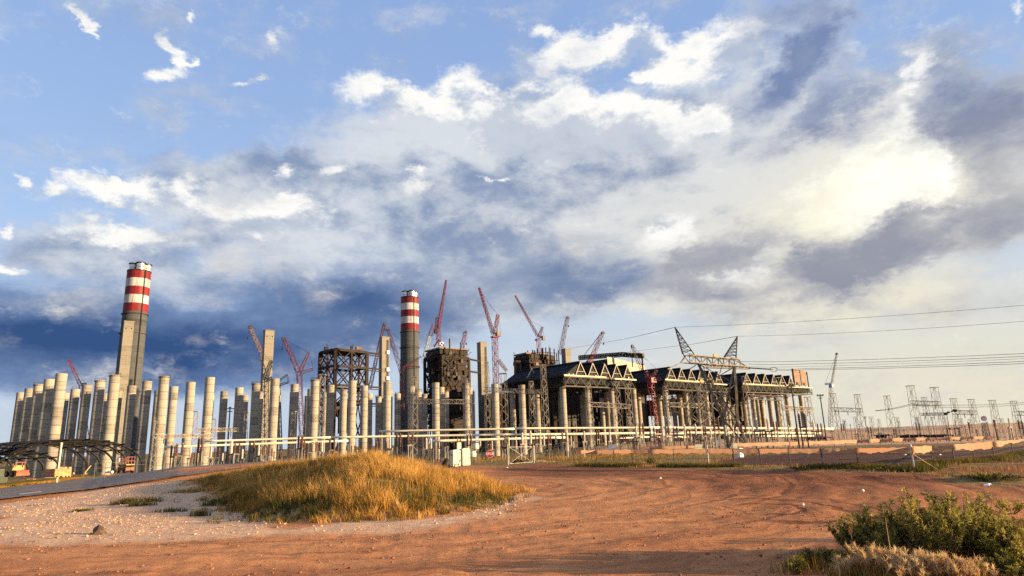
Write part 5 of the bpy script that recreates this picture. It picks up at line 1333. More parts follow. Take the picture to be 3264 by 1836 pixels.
# ------------------------------------------------------------------ transmission tower
r6 = lambda x, y: (2000 + x / 2.898, 1000 + y / 2.898)
def transmission_tower():
    base = hit(2345, 1432); DM = 168.0
    c = at_d(*r6(1000, 1225), DM); root = empty('transmission_tower', (c.x, c.y, gz(c.x, c.y)))
    tag(root, 'big lattice transmission tower with two horns in front of the platforms', 'transmission tower')
    org = root.location; back = Vector((.35, .94, 0)) * 7.0
    def P(x, y, d=DM): return at_d(*r6(x, y), d)
    def leg(name, pts, w=.46):
        mb = MB()
        for a, b in zip(pts[:-1], pts[1:]): mb.bar(a, b, w)
        return mb.build(name, M['pylon'], root, org)
    fl = [P(930, 1250), P(885, 980), P(770, 720), P(650, 460)]; fr = [P(1112, 1222), P(1013, 982), P(1003, 720), P(985, 488)]
    bl = [p + back * s for p, s in zip(fl, (1, .62, .5, .4))]; br = [p + back * s for p, s in zip(fr, (1, .62, .5, .4))]
    for p in (fl, fr, bl, br): p[0].z = gz(p[0].x, p[0].y) - .3
    for p in (fl, fr, bl, br): leg('leg', p)
    def web(name, A, B, n, w=.16, x=True):
        """cross bracing between two legs given as polylines"""
        def at(Q, t):
            k = min(int(t * (len(Q) - 1)), len(Q) - 2); return Q[k].lerp(Q[k + 1], t * (len(Q) - 1) - k)
        mb = MB()
        for i in range(n):
            a0, a1, b0, b1 = at(A, i / n), at(A, (i + 1) / n), at(B, i / n), at(B, (i + 1) / n)
            mb.bar(a0, b1, w); mb.bar(b0, a1, w)
            if i % 2 == 0: mb.bar(a0, b0, w * .8)
        return mb.build(name, M['pylon'], root, org)
    web('front_bracing', fl[:2], fr[:2], 1, .34); web('rear_bracing', bl[:2], br[:2], 1, .2); web('side_bracing', fl[:2], bl[:2], 2); web('side_bracing', fr[:2], br[:2], 2)
    web('front_bracing', fl[1:], fr[1:], 1, .34); web('rear_bracing', bl[1:], br[1:], 1, .2); web('side_bracing', fl[1:], bl[1:], 9, .16); web('side_bracing', fr[1:], br[1:], 9, .16); web('inner_bracing', fl[1:], br[1:], 3, .14); web('inner_bracing', bl[1:], fr[1:], 3, .14); web('lower_bracing', fl[:2], br[:2], 2, .14)
    mb = MB()
    for a, b in ((fl[1], fr[1]), (fr[1], br[1]), (br[1], bl[1]), (bl[1], fl[1])): mb.bar(a, b, .24)
    mb.build('waist_ring', M['pylon'], root, org)
    # short secondary struts on the body
    mb = MB()
    for Q, R_2 in ((fl, bl), (fr, br)):
        for i in range(1, 3):
            for t in (.25, .5, .75): mb.bar(Q[i].lerp(Q[i + 1], t), R_2[i].lerp(R_2[i + 1], t), .12)
    mb.build('struts', M['pylon'], root, org)
    # bridge
    dL, dR = 163.0, 178.0
    a = P(540, 410, dL) + back * .25; b = P(1010, 452, dR) + back * .2; h = (P(540, 370, dL) - P(540, 455, dL)).length
    mb = MB(); mb.lattice(a, b, h * .82, h * .82, 9, .13, .24); mb.build('bridge', M['pylon'], root, org)
    mb = MB(); e = P(488, 458, dL - 2)
    for dz in (-.5, .5): 
        for dy in (-.5, .5): mb.bar(a + Vector((0, dy * h * .8, dz * h * .8)), e, .18)
    mb.bar(e, P(370, 512, dL - 6), .22); mb.build('arm', M['pylon'], root, org)
    e2 = P(1118, 500, dR + 4); mb = MB()
    for dz in (-.5, .5):
        for dy in (-.5, .5): mb.bar(b + Vector((0, dy * h * .8, dz * h * .7)), e2, .18)
    f = P(720, 480, dL + 5); mb.lattice(f, e2, .9, .6, 12, .13, .2); mb.build('arm', M['pylon'], root, org)
    for (tip, b0, b1, dd) in (((438, 124), (508, 372), (612, 372), dL + 2), ((1015, 210), (888, 402), (1000, 408), dR - 2)):
        T = P(*tip, dd); A0, A1 = P(*b0, dd), P(*b1, dd); bk = back * .38; mb = MB(); ch = [A0, A1, A1 + bk, A0 + bk]
        for q in ch: mb.bar(q, T, .2)
        for i in range(1, 7):
            s = i / 7; s2 = (i - 1) / 7
            for k in range(4):
                mb.bar(ch[k].lerp(T, s), ch[(k + 1) % 4].lerp(T, s), .11); mb.bar(ch[k].lerp(T, s2), ch[(k + 1) % 4].lerp(T, s), .10)
        mb.build('horn', M['pylon'], root, org)
    for q in ((810, 385), (683, 622)):
        mb = MB(); p = P(*q, dL + 3); mb.box(tuple(p), (1.0, .3, .75), .4); mb.build('yellow_plate', M['yellow'], root, org)
    # strain insulators
    s0, s1 = e2, P(1350, 515, dR + 2); mb = MB(); mb.tube([s0, s1], .10, 6)
    for j in range(26): mb.tube([s0.lerp(s1, .05 + j * .033), s0.lerp(s1, .062 + j * .033)], .2, 7)
    mb.build('insulator_string', M['porcelain'], root, org)
    mb = MB(); mb.tube([s1 + Vector((1.0 * math.cos(t), 0, .55 * math.sin(t))) for t in np.linspace(0, 6.28, 13)], .07, 5); mb.build('corona_ring', M['pylon'], root, org)
    for q0, q1 in (((640, 470), (560, 520)), ((870, 490), (850, 560)), ((700, 480), (718, 545))):
        A0, A1 = P(*q0, dL + 6), P(*q1, dL + 6); mb = MB(); mb.tube([A0, A1], .06, 6)
        for j in range(10): mb.tube([A0.lerp(A1, .1 + j * .08), A0.lerp(A1, .13 + j * .08)], .17, 7)
        mb.build('insulator_string', M['porcelain'], root, org)
    return dL, dR
dL, dR = transmission_tower()
# darker tower standing behind its left side
gantry_tower(2222, 1222, 215, 1.6, 7.5, 'dark broad lattice tower behind the left side of the transmission tower', 'pylon', .14, panels=8)
gantry_tower(2262, 1214, 228, 1.4, 6.0, 'second broad lattice tower between the transmission tower legs', 'galv_far', .14, panels=8)
gantry_tower(2196, 1248, 222, 1.3, 4.5, 'narrow lattice tower left of the broad tower', 'pylon', .12, panels=8)

# overhead wires
def wire(pts, dd, r, label, sag=0.0, n=10):
    P = [at_d(*p, d) for p, d in zip(pts, dd)]; out = []
    for i in range(len(P) - 1):
        for k in range(n):
            t = k / n; q = P[i].lerp(P[i + 1], t); q.z -= sag * 4 * t * (1 - t); out.append(q)
    out.append(P[-1]); mb = MB(); mb.tube(out, r, 5); o = mb.build('overhead_wire', M['wire'], None, tuple(P[0])); tag(o, label, 'wire', 'overhead wires at the tower'); return o
wire([(2152,1043),(3264,973),(3560,954)], (165,150,150), .032, 'top earth wire from the left horn to the right edge', .5)
wire([(2350,1072),(3264,1024),(3560,1009)], (176,160,160), .032, 'second earth wire from the right horn to the right edge', .5)
wire([(2152,1043),(2000,1079),(1817,1111)], (165,300,520), .07, 'earth wire from the left horn down to the plant')
wire([(2350,1072),(2207,1097),(2000,1122)], (176,300,500), .07, 'earth wire from the right horn down to the left')
for k, (ya, yb, yc, x0, lb) in enumerate([(1151,1127,1117,2352,'highest of the conductors running right from the tower'), (1160,1136,1126,2385,'second conductor below the highest at right'), (1168,1143,1133,2390,'third thin conductor in the middle of the bundle at right'), (1175,1152,1142,2470,'fourth conductor starting at the corona ring'), (1179,1159,1149,2470,'lowest conductor of the bundle at right')]):
    wire([(x0, ya + .5), (2560, ya), (3264, yb), (3560, yc)], (178,172,160,158), .045 if k != 2 else .03, lb, .15)
wire([(2790,1309),(2905,1287),(3030,1291),(3264,1283),(3400,1278)], (340,330,340,360,365), .09, 'thin wire through the tallest far pair of masts', .4)
wire([(2790,1310),(2906,1291),(3030,1298),(3264,1289),(3400,1284)], (342,332,342,362,367), .08, 'second thin wire just below the one at the tallest far pair', .4)

# ------------------------------------------------------------------ fences with shade cloth
def fence(posts, cloths, label, group=None, white=(), struts=(), r=.035):
    """posts (px, base y, top y); cloths lists of (px, top y, bottom y) hung at the fence line"""
    B = [hit(p[0], p[1]) for p in posts]; D = [math.hypot(b.x, b.y) for b in B]
    root = empty('fence', B[0]); tag(root, label, 'fence', group); org = root.location
    tops = []
    for i, (p, b) in enumerate(zip(posts, B)):
        d = D[i]; t = at_d(p[0], p[2], d); h = t.z - b.z; top = Vector((b.x, b.y, b.z + h)); tops.append(top)
        mb = MB(); w = i in white; mb.tube([b - Vector((0, 0, .2)), top], r * (1.35 if w else .9), 8); 
        if w: mb.lathe([(r * 1.8, 0), (r * 1.8, .05), (r * .5, .12)], 8, tuple(top))
        mb.build('post', M['post_white' if w else 'post_dark'], root, org)
    for f in (.98, .70, .42, .14):
        mb = MB()
        for i in range(len(B) - 1): mb.tube([B[i].lerp(tops[i], f), B[i + 1].lerp(tops[i + 1], f)], .009, 4)
        mb.build('wire_strand', M['wire'], root, org)
    for i, s in struts:
        mb = MB(); q = B[i] + Vector((s, .25 * abs(s), 0)); q.z = gz(q.x, q.y); mb.tube([B[i].lerp(tops[i], .72), q], r * .5, 6); mb.build('strut', M['post_dark' if s < 0 else 'straw_stem'], root, org)
    xs = [p[0] for p in posts]
    for cl in cloths:
        n = max(10, int((cl[-1][0] - cl[0][0]) / 7)); mb = MB(); vs = []; NV = 6
        for k in range(n + 1):
            x = cl[0][0] + (cl[-1][0] - cl[0][0]) * k / n
            # position along the real fence line: where this line of sight crosses the run between the two posts
            i = int(np.clip(np.searchsorted(xs, x) - 1, 0, len(xs) - 2)); dr = ray(x, 1430); a, b = B[i], B[i + 1]
            ex, ey = b.x - a.x, b.y - a.y; den = dr.x * ey - dr.y * ex; t = np.clip((a.x * dr.y - a.y * dr.x) / den if abs(den) > 1e-9 else 0, 0, 1)
            d = math.hypot(a.x + ex * t, a.y + ey * t)
            yt = np.interp(x, [c[0] for c in cl], [c[1] for c in cl]); yb = np.interp(x, [c[0] for c in cl], [c[2] for c in cl])
            T = at_d(x, yt, d); Bq = at_d(x, yb, d); Bq.x, Bq.y = T.x, T.y
            wv = .03 * math.sin(k * 1.7) + .03 * math.sin(k * .61 + 1); Bq.z += .05 * math.sin(k * .9) + .03 * math.sin(k * 2.3)
            T.z += .02 * math.sin(k * 1.3)
            for j in range(NV + 1):
                q = T.lerp(Bq, j / NV); q.y -= .05 + wv * math.sin(j / NV * 2.6); vs.append(q)
        mb.add(vs, [(k * (NV + 1) + j, k * (NV + 1) + j + 1, (k + 1) * (NV + 1) + j + 1, (k + 1) * (NV + 1) + j) for k in range(n) for j in range(NV)])
        mb.build('shade_cloth', M['cloth'], root, org, True)
    return root, B, tops, D
NP_ = [(1851,1486,1427),(1902,1482,1428),(1958,1481,1428),(2018,1486,1430),(2084,1484,1430),(2151,1487,1431),(2260,1488,1424),(2342,1489,1430),(2427,1489,1428),(2521,1492,1428),(2625,1494,1428),(2738,1491,1427),(2916,1504,1422)]
fence(NP_, [[(1852,1436,1448),(2018,1433,1446),(2260,1431,1446),(2427,1430,1445),(2521,1430,1443),(2625,1429,1444),(2738,1428,1444),(2912,1426,1442)]], 'near wire fence with tan shade cloth from the gate to the white corner post', 'wire fences with shade cloth', white=(6, 12), struts=((12, -1.6),))
RP = [(2918,1504,1424),(2974,1480,1436),(3044,1478,1430),(3108,1473,1428),(3172,1467,1424),(3232,1456,1404),(3310,1446,1396)]
fence(RP, [[(2905,1424,1448),(2950,1421,1441),(3036,1417,1433),(3100,1412,1434),(3163,1407,1428),(3200,1405,1417),(3264,1400,1405),(3305,1398,1402)]], 'right wire fence with a sagging tan cloth right of the white corner post', 'wire fences with shade cloth', struts=((0, 1.4),))
FP = []
for k in range(33):
    x = 2040 + 36.5 * k; yb = np.interp(x, [2040, 2340, 2640, 2880, 3163, 3264], [1452, 1440, 1426, 1417, 1408, 1404]); yt = np.interp(x, [2040, 2226, 2340, 2640, 2877, 3163, 3264], [1412, 1408, 1402, 1393, 1386, 1382, 1380]); FP.append((x, yb, yt))
fence(FP, [[(2040,1424,1433),(2226,1420,1430)], [(2342,1413,1424),(2640,1405,1416),(2877,1396,1406),(3163,1390,1398)]], 'far fence with a long pale tan cloth before the switchyard', 'wire fences with shade cloth', r=.04)
YP = [(1705,1472,1424),(1735,1470,1424),(1765,1468,1424),(1812,1461,1415),(1864,1459,1412),(1900,1458,1414)]
fence(YP, [], 'bare wire fence stretch behind the gate', 'wire fences with shade cloth', white=(0, 3, 4), r=.04)

# small boards and blocks by the fences
def board(px, py, w, h, base_y, mat, label, cat='sign', post=True):
    b = hit(px, base_y); d = math.hypot(b.x, b.y); c = at_d(px, py, d); s = d / FPX * 1.06
    root = empty('sign_board', b); tag(root, label, cat); W_, H_ = w * s, h * s; z = c.z - b.z
    mb = MB(); mb.box((0, 0, z), (W_, .05, H_)); mb.build('panel', M[mat], root)
    mb = MB()
    for dx in (-.5, .5): mb.bar((dx * W_, 0, z - H_ / 2), (dx * W_, 0, z + H_ / 2), .04)
    for dz in (-.5, .5): mb.bar((-W_ / 2, 0, z + dz * H_), (W_ / 2, 0, z + dz * H_), .04)
    mb.build('frame', M['post_dark'], root)
    if post:
        for dx in (-.32, .32):
            mb = MB(); mb.bar((dx * W_, .05, 0), (dx * W_, .05, z), .05); mb.build('post', M['post_dark'], root)
    return root
board(1954, 1424, 22, 13, 1466, 'blue_box', 'blue grey notice board left of the near fence posts')
board(2229, 1425, 21, 15, 1446, 'cabin', 'pale cream board on the far fence left of the tower')
board(2345, 1421, 12, 15, 1440, 'cabin', 'small pale cream board on the far fence right of the tower legs')
board(2292, 1411, 14, 16, 1437, 'blue_box', 'blue grey cabinet on a dark post under the transmission tower', 'cabinet')
b = hit(2361, 1457); d = math.hypot(b.x, b.y); mb = MB(); h = at_d(2361, 1431, d).z - b.z; w = 13 * d / FPX
mb.box((0, 0, h * .5), (w, w * .9, h), .45, .9); mb.box((0, 0, h + .04), (w * 1.02, w * .92, .08), .45); o = mb.build('concrete_block', M['sign_white']); o.location = b; tag(o, 'upright white block standing behind the near fence', 'block')
b = hit(2343, 1462); mb = MB(); mb.box((0, 0, .4), (.4, .3, .8), .3, .8); mb.tube([(0, 0, .8), (0, 0, 1.0)], [.16, .05], 8); o = mb.build('marker_post', M['black']); o.location = b; tag(o, 'short dark marker left of the upright white block', 'post')

# ------------------------------------------------------------------ gate, stop sign, cabins
gl, gr_ = hit(1620, 1482), hit(1703, 1476); gd = math.hypot(gl.x, gl.y)
root = empty('gate', gl); tag(root, 'white swing gate with crossed braces at the yard entrance', 'gate'); org = root.location
gt = at_d(1620, 1416, gd).z - gl.z; H_ = gt
for p, r_ in ((gl, .06), (gr_, .045)):
    mb = MB(); mb.tube([p - Vector((0, 0, .2)), p + Vector((0, 0, H_ * (1.0 if p is gl else .95)))], r_, 10); mb.build('gate_post', M['post_white'], root, org)
mb = MB(); A0, A1 = gl.lerp(gr_, .05), gl.lerp(gr_, .93); zA, zB = .14, H_ * .86
V = lambda q, z: Vector((q.x, q.y, q.z + z))
for a, b in ((V(A0, zA), V(A1, zA)), (V(A0, zB), V(A1, zB)), (V(A0, zA), V(A0, zB)), (V(A1, zA), V(A1, zB))): mb.tube([a, b], .022, 6)
mb.build('leaf_frame', M['post_white'], root, org)
mb = MB(); mb.tube([V(A0, zB), V(A1, zA)], .014, 6); mb.build('brace', M['post_white'], root, org)
mb = MB(); mb.tube([V(A0, zA), V(A1, zB)], .014, 6); mb.build('brace', M['post_white'], root, org)
mb = MB()
for k in range(1, 24): mb.tube([V(A0.lerp(A1, k / 24), zA), V(A0.lerp(A1, min(1, k / 24 + .12)), zB)], .004, 3, False)
mb.build('wire_mesh', M['wire'], root, org)
def rubble(px, py, n, w, h, mat, label, cat, seed):
    b = hit(px, py); r = np.random.default_rng(seed); src = rock_mesh('tmp', seed, M[mat]); mb = MB(); bv = np.array([v.co[:] for v in src.vertices]); bf = [p.vertices[:] for p in src.polygons]
    for k in range(n):
        x = r.normal() * w * .4; s = (.10 + .16 * r.random()) * (h / .6) * .9; z = max(0, h * (1 - (abs(x) / w) ** 1.3)) * r.random() * .8
        mb.add(bv * s + np.array([x, r.normal() * w * .2, z + s * .3]), bf)
    o = mb.build('rubble_heap', M[mat]); o.location = b; tag(o, label, cat, kind='stuff'); return o
rubble(1722, 1474, 40, 1.9, .35, 'stone_pale', 'low pale rubble heap right of the gate', 'rubble', 31)
rubble(1650, 1477, 36, 1.4, .6, 'stone_dark', 'dark earth heap behind the gate leaf', 'rubble', 32)

b = hit(1563, 1493); d = math.hypot(b.x, b.y); root = empty('stop_sign', b); tag(root, 'red octagonal STOP sign on a thin dark pole', 'stop sign')
cz = at_d(1565, 1446.5, d).z - b.z; R8 = .40
mb = MB(); mb.tube([(0, .03, -.1), (0, .03, cz + R8 * .6)], .028, 8); mb.build('pole', M['post_dark'], root)
def octagon(r, y0, y1, mat, name):
    mb = MB(); a = [(r * math.cos(math.pi / 8 + k * math.pi / 4), r * math.sin(math.pi / 8 + k * math.pi / 4)) for k in range(8)]
    mb.add([(x, y0, cz + z) for x, z in a] + [(x, y1, cz + z) for x, z in a], [tuple(range(8)), tuple(reversed(range(8, 16)))] + [(k, 8 + k, 8 + (k + 1) % 8, (k + 1) % 8) for k in range(8)])
    return mb.build(name, M[mat], root)
octagon(R8, -.008, .008, 'sign_white', 'border_plate'); octagon(R8 * .94, -.014, -.0085, 'sign_red', 'face_plate')
tx = bpy.data.curves.new('lettering', 'FONT'); tx.body = 'STOP'; tx.size = .33; tx.align_x = 'CENTER'; tx.align_y = 'CENTER'; tx.extrude = .002; tx.offset = .006; tx.space_character = 1.02
to = bpy.data.objects.new('lettering', tx); COL.objects.link(to); to.parent = root; to.location = (0, -.018, cz - .01); to.rotation_euler = (math.pi / 2, 0, 0); tx.materials.append(M['sign_white'])
bpy.context.view_layer.update(); _dg = bpy.context.evaluated_depsgraph_get(); _tm = bpy.data.meshes.new_from_object(to.evaluated_get(_dg)); _to = bpy.data.objects.new('lettering_mesh', _tm); COL.objects.link(_to); _to.parent = root; _to.location = to.location; _to.rotation_euler = to.rotation_euler; bpy.data.objects.remove(to); _to.name = 'lettering'
root.rotation_euler = (0, 0, .03)

def cabin(px, base_y, rz, w, h, label):
    b = hit(px, base_y); root = empty('toilet_cabin', b, rz); tag(root, label, 'cabin', 'pale portable cabins by the mound')
    mb = MB(); mb.box((0, 0, h / 2 + .08), (w, w, h)); mb.build('body', M['cabin'], root)
    mb = MB(); mb.box((0, 0, .05), (w * 1.04, w * 1.04, .12)); mb.build('skid_base', M['post_dark'], root)
    mb = MB(); mb.box((0, 0, h + .14), (w * 1.06, w * 1.06, .12), 0, .96); mb.box((0, 0, h + .24), (w * .9, w * .9, .10), 0, .7); mb.build('roof', M['cabin'], root)
    mb = MB(); mb.box((0, -w / 2 - .012, h * .49), (w * .74, .03, h * .86)); dr = mb.build('door', M['cabin'], root)
    mb = MB(); mb.box((w * .28, -w / 2 - .04, h * .5), (.04, .04, .16)); mb.build('handle', M['black'], dr)
    for k in range(3):
        mb = MB(); mb.box((-w / 2 - .008, 0, h * (.80 + .04 * k)), (.02, w * .5, .03)); mb.build('vent_slot', M['dark_steel'], root)
    return root
cabin(1451, 1489, .55, .86, 1.52, 'smaller pale cabin at left, beside the tilted black chair')
cabin(1482, 1486, .50, .94, 1.72, 'taller pale cabin at right of the two by the mound')
b = hit(1420, 1492); mb = MB(); mb.lathe([(.26, 0), (.36, .2), (.38, .45), (.30, .75), (.12, .92), (.05, .96)], 10); 
for i, v in enumerate(mb.v): mb.v[i] = (v[0] * (1 + .2 * math.sin(v[2] * 9 + v[0] * 5)) + .1 * v[2], v[1] * (1 + .15 * math.sin(v[2] * 7)), v[2])
mb.tube([(.12, 0, .5), (.42, -.05, .25), (.40, 0, 0)], [.10, .09, .07], 7)
o = mb.build('refuse_sack', M['black'], smooth_=True); o.location = b; tag(o, 'black lumpy sack left of the pale cabins', 'sack')
b = hit(1456, 1492); root = empty('chair', b, .15); tag(root, 'small tilted black chair in front of the smaller cabin', 'chair')
mb = MB(); mb.box((0, 0, .36), (.42, .40, .06)); mb.build('seat', M['black'], root)
mb = MB(); mb.add([(.17, -.18, .38), (.17, .18, .38), (.33, .18, .82), (.33, -.18, .82), (.22, -.18, .38), (.22, .18, .38), (.38, .18, .80), (.38, -.18, .80)], [(0, 1, 2, 3), (7, 6, 5, 4), (0, 4, 5, 1), (2, 6, 7, 3), (1, 5, 6, 2), (0, 3, 7, 4)]); mb.build('backrest', M['black'], root)
for sx in (-.18, .18):
    for sy in (-.16, .16):
        mb = MB(); mb.bar((sx, sy, .34), (sx * 1.5, sy * 1.1, 0), .06); mb.build('leg', M['black'], root)
# white water tank on a stand and transformer boxes behind the cabins
for px, yt, yb, w, lb in [(1507,1437,1472,.9,'round white tank behind the taller cabin'), (1462,1411,1450,.8,'pale box on a post above the smaller cabin'), (1517,1412,1450,.8,'pale box on a post above the white tank')]:
    b, t = on_ground(px, yt, 92); h = t.z - b.z; root = empty('yard_box', b); tag(root, lb, 'box', 'pale boxes behind the cabins')
    mb = MB(); 
    if 'tank' in lb: mb.lathe([(.1, h - .9), (w * .5, h - .8), (w * .55, h - .4), (w * .4, h - .05), (.05, h)], 14)
    else: mb.box((0, 0, h - .45), (w * .7, w * .6, .95), .5, .94)
    mb.build('body', M['cabin'], root); mb = MB(); mb.bar((-.2, 0, 0), (-.2, 0, h - .85), .1); mb.bar((.2, 0, 0), (.2, 0, h - .85), .1); mb.build('stand', M['galv_far'], root)

# ------------------------------------------------------------------ left side: hoop shelters, machines, bricks
def hoops(px_c, py_c, py_f, hw_px, d, n, step, label):
    C0 = at_d(px_c, py_f, d); top = at_d(px_c, py_c, d); h = top.z - C0.z; hw = hw_px * d / FPX * 1.1
    vd = Vector((C0.x, C0.y, 0)).normalized(); rt = Vector((vd.y, -vd.x, 0))
    root = empty('hoop_shelter', (C0.x, C0.y, C0.z)); tag(root, label, 'shelter', 'bare arched steel shelter frames'); org = root.location
    st = rt * step[0] + vd * step[1]
    def pt(k, a, s=1.0): return C0 + st * k + rt * (hw * s * math.cos(a)) + Vector((0, 0, h * s * math.sin(a) ** .8 if math.sin(a) > 0 else 0))
    for k in range(n):
        mb = MB(); mb.tube([pt(k, a) for a in np.linspace(0, math.pi, 25)], .13, 6); mb.build('hoop', M['dark_steel'], root, org)
        mb = MB(); mb.tube([pt(k, a, .95) for a in np.linspace(.5, math.pi - .5, 19)], .06, 5)
        for a in np.linspace(.5, math.pi - .5, 14): mb.bar(pt(k, a), pt(k, a + .1, .95), .06)
        mb.build('inner_chord', M['dark_steel'], root, org)
    for a in np.linspace(.62, math.pi - .35, 9):
        mb = MB(); mb.tube([pt(-.4, a, 1.01), pt(n - .6, a, 1.01)], .075, 5); mb.build('purlin', M['dark_steel'], root, org)
    return root
hoops(226, 1402, 1514, 146, 84, 5, (-1.25, 1.9), 'larger arched shelter frame of five hoops at left')
hoops(8, 1436, 1516, 104, 86, 4, (-1.3, 2.2), 'smaller arched shelter frame cut by the left edge')
b, t = at_d(183, 1520, 78), at_d(190, 1414, 78); mb = MB(); mb.tube([(0, 0, -.6), (0, 0, t.z - b.z)], .09, 8); mb.lathe([(.13, 0), (.13, .06), (.02, .12)], 8, (0, 0, t.z - b.z)); o = mb.build('pole', M['post_white']); o.location = b; tag(o, 'white pole standing before the larger arched frame', 'pole')

def sit(px, py, d):
    p = at_d(px, py, d); return Vector((p.x, p.y, min(p.z, p.z)))
# scissor lift
b = sit(398, 1508, 82); root = empty('platform_lift', b, -.55); root.scale = (.78, .78, .78); tag(root, 'orange scissor platform lift beside the arched frame', 'platform lift')
mb = MB(); mb.box((0, 0, .55), (2.3, 1.1, .42)); mb.build('chassis', M['orange'], root)
for x in (-.85, .85):
    for y in (-.5, .5):
        mb = MB(); mb.tube([(x, y - .1, .28), (x, y + .1, .28)], .28, 14); mb.build('wheel', M['black'], root)
mb = MB(); mb.bar((-1, -.4, .8), (1, -.4, 1.0), .08); mb.bar((1, -.4, .8), (-1, -.4, 1.0), .08); mb.bar((-1, .4, .8), (1, .4, 1.0), .08); mb.bar((1, .4, .8), (-1, .4, 1.0), .08); mb.build('scissor_arms', M['dark_steel'], root)
mb = MB(); mb.box((0, 0, 1.1), (2.4, 1.1, .14)); mb.build('platform_floor', M['yellow'], root)
mb = MB()
for x in (-1.15, -.4, .4, 1.15):
    for y in (-.52, .52): mb.bar((x, y, 1.1), (x, y, 2.1), .06)
for z in (1.6, 2.1):
    for y in (-.52, .52): mb.bar((-1.15, y, z), (1.15, y, z), .06)
    for x in (-1.15, 1.15): mb.bar((x, -.52, z), (x, .52, z), .06)
mb.build('guard_rail', M['orange'], root); mb = MB(); mb.box((-.75, -.6, 1.75), (.55, .2, .5)); mb.build('control_box', M['sign_white'], root)
# loader
b = sit(52, 1520, 76); root = empty('site_loader', b, -.5); root.scale = (.72, .72, .72); tag(root, 'yellow and orange site loader under the smaller arched frame', 'loader')
mb = MB(); mb.box((-.7, 0, 1.0), (1.9, 1.3, .8)); mb.box((-1.4, 0, .95), (.5, 1.2, .6), 0, .8); mb.build('body', M['yellow'], root)
mb = MB(); mb.box((.9, 0, .55), (1.0, 1.3, .5), 0, 1.1); mb.box((1.3, 0, .3), (.5, 1.5, .35)); mb.build('bucket', M['orange'], root)
mb = MB(); mb.bar((.2, -.5, .8), (1.0, -.5, .6), .14); mb.bar((.2, .5, .8), (1.0, .5, .6), .14); mb.build('lift_arm', M['orange'], root)
mb = MB()
for x in (-.1, .55):
    for y in (-.5, .5): mb.bar((x, y, 1.2), (x, y, 1.75), .08)
mb.box((.2, 0, 1.78), (.9, 1.15, .08)); mb.build('cab_frame', M['orange'], root)
for x in (-1.0, .35):
    for y in (-.65, .65):
        mb = MB(); mb.tube([(x, y - .12, .38), (x, y + .12, .38)], .38, 14); w_ = mb.build('wheel', M['black'], root); mb = MB(); mb.tube([(x, y - .14, .38), (x, y + .14, .38)], .16, 10); mb.build('hub', M['yellow'], w_)
# bin
b = hit(4, 1543); d = math.hypot(b.x, b.y); h = at_d(4, 1497, d).z - b.z; root = empty('skip_bin', b, -.6); tag(root, 'dark green skip bin at the left picture edge', 'bin')
mb = MB(); mb.box((-.3, 0, h * .5), (1.5, 1.2, h), 0, 1.12); mb.build('tub', M['green_dark'], root); mb = MB(); mb.box((-.3, 0, h), (1.75, 1.42, .1)); mb.build('rim', M['galv_far'], root)
# brick stacks on pallets
for k, (px, d, tiers, lb) in enumerate([(158,79,4,'left stack of bricks on a pallet before the arches'), (176,78,5,'middle stack of bricks behind the white pole'), (199,79,5,'right stack of bricks on a pallet before the arches')]):
    b = sit(px, 1521, d); root = empty('brick_stack', b, -.5 + .2 * k); tag(root, lb, 'bricks', 'stacks of bricks by the arched frame')
    mb = MB()
    for j in range(5): mb.box((-.45 + .22 * j, 0, .12), (.1, .9, .03))
    for j in range(3): mb.box((0, -.38 + .38 * j, .05), (1.0, .1, .1))
    mb.build('pallet', M['straw_stem'], root)
    bme = None
    for t_ in range(tiers):
        for i in range(4):
            for j in range(3):
                if t_ == tiers - 1 and random.random() < .3: continue
                if bme is None:
                    m2 = MB(); m2.box((0, 0, 0), (.235, .30, .15)); ob = m2.build('brick', M['brick'], root); bme = ob.data
                else: ob = bpy.data.objects.new('brick', bme); COL.objects.link(ob); ob.parent = root
                ob.location = (-.37 + .247 * i + random.uniform(-.01, .01), -.32 + .315 * j, .22 + .16 * t_)
rubble(96, 1530, 90, 3.6, .55, 'brick', 'heap of broken bricks and red earth at left beyond the road', 'rubble', 41)
rubble(238, 1520, 80, 2.8, .55, 'stone_red', 'red earth heap under the larger arched frame', 'rubble', 42)
b = sit(349, 1508, 78); mb = MB(); mb.tube([(-.5, 0, .1), (.5, 0, .1)], .12, 12); mb.tube([(-.5, 0, .1), (-.56, 0, .1)], .15, 12); o = mb.build('pipe_length', M['sign_white']); o.location = b; o.rotation_euler = (0, 0, -.5); tag(o, 'short white pipe lying left of the orange lift', 'pipe')
for (a, b2, lb) in [((209,1488),(229,1512),'timber prop leaning right under the larger arch'), ((290,1484),(267,1512),'timber prop leaning left under the larger arch')]:
    A, Bq = at_d(*a, 83), at_d(*b2, 83); mb = MB(); mb.bar(A, Bq, .16, .1); mb.bar(Bq - Vector((.2, 0, .1)), Bq + Vector((.2, 0, .1)), .18); o = mb.build('timber_prop', M['straw_stem'], None, tuple(Bq)); tag(o, lb, 'timber')
pp = [(300,1514,1476),(334,1512,1474),(372,1509,1473),(428,1500,1470),(464,1495,1467)]
B = [at_d(p[0], p[1], 80) for p in pp]; root = empty('site_fence', B[0]); tag(root, 'thin pipe rail fence behind the orange lift', 'fence'); T = [at_d(p[0], p[2], 80) for p in pp]
for b, t in zip(B, T): mb = MB(); mb.tube([b - Vector((0, 0, .5)), Vector((b.x, b.y, t.z))], .022, 6); mb.build('post', M['galv_far'], root, root.location)
for f in (.98, .55):
    mb = MB(); mb.tube([Vector((b.x, b.y, b.z + (t.z - b.z) * f)) for b, t in zip(B, T)], .014, 5); mb.build('rail', M['galv_far'], root, root.location)

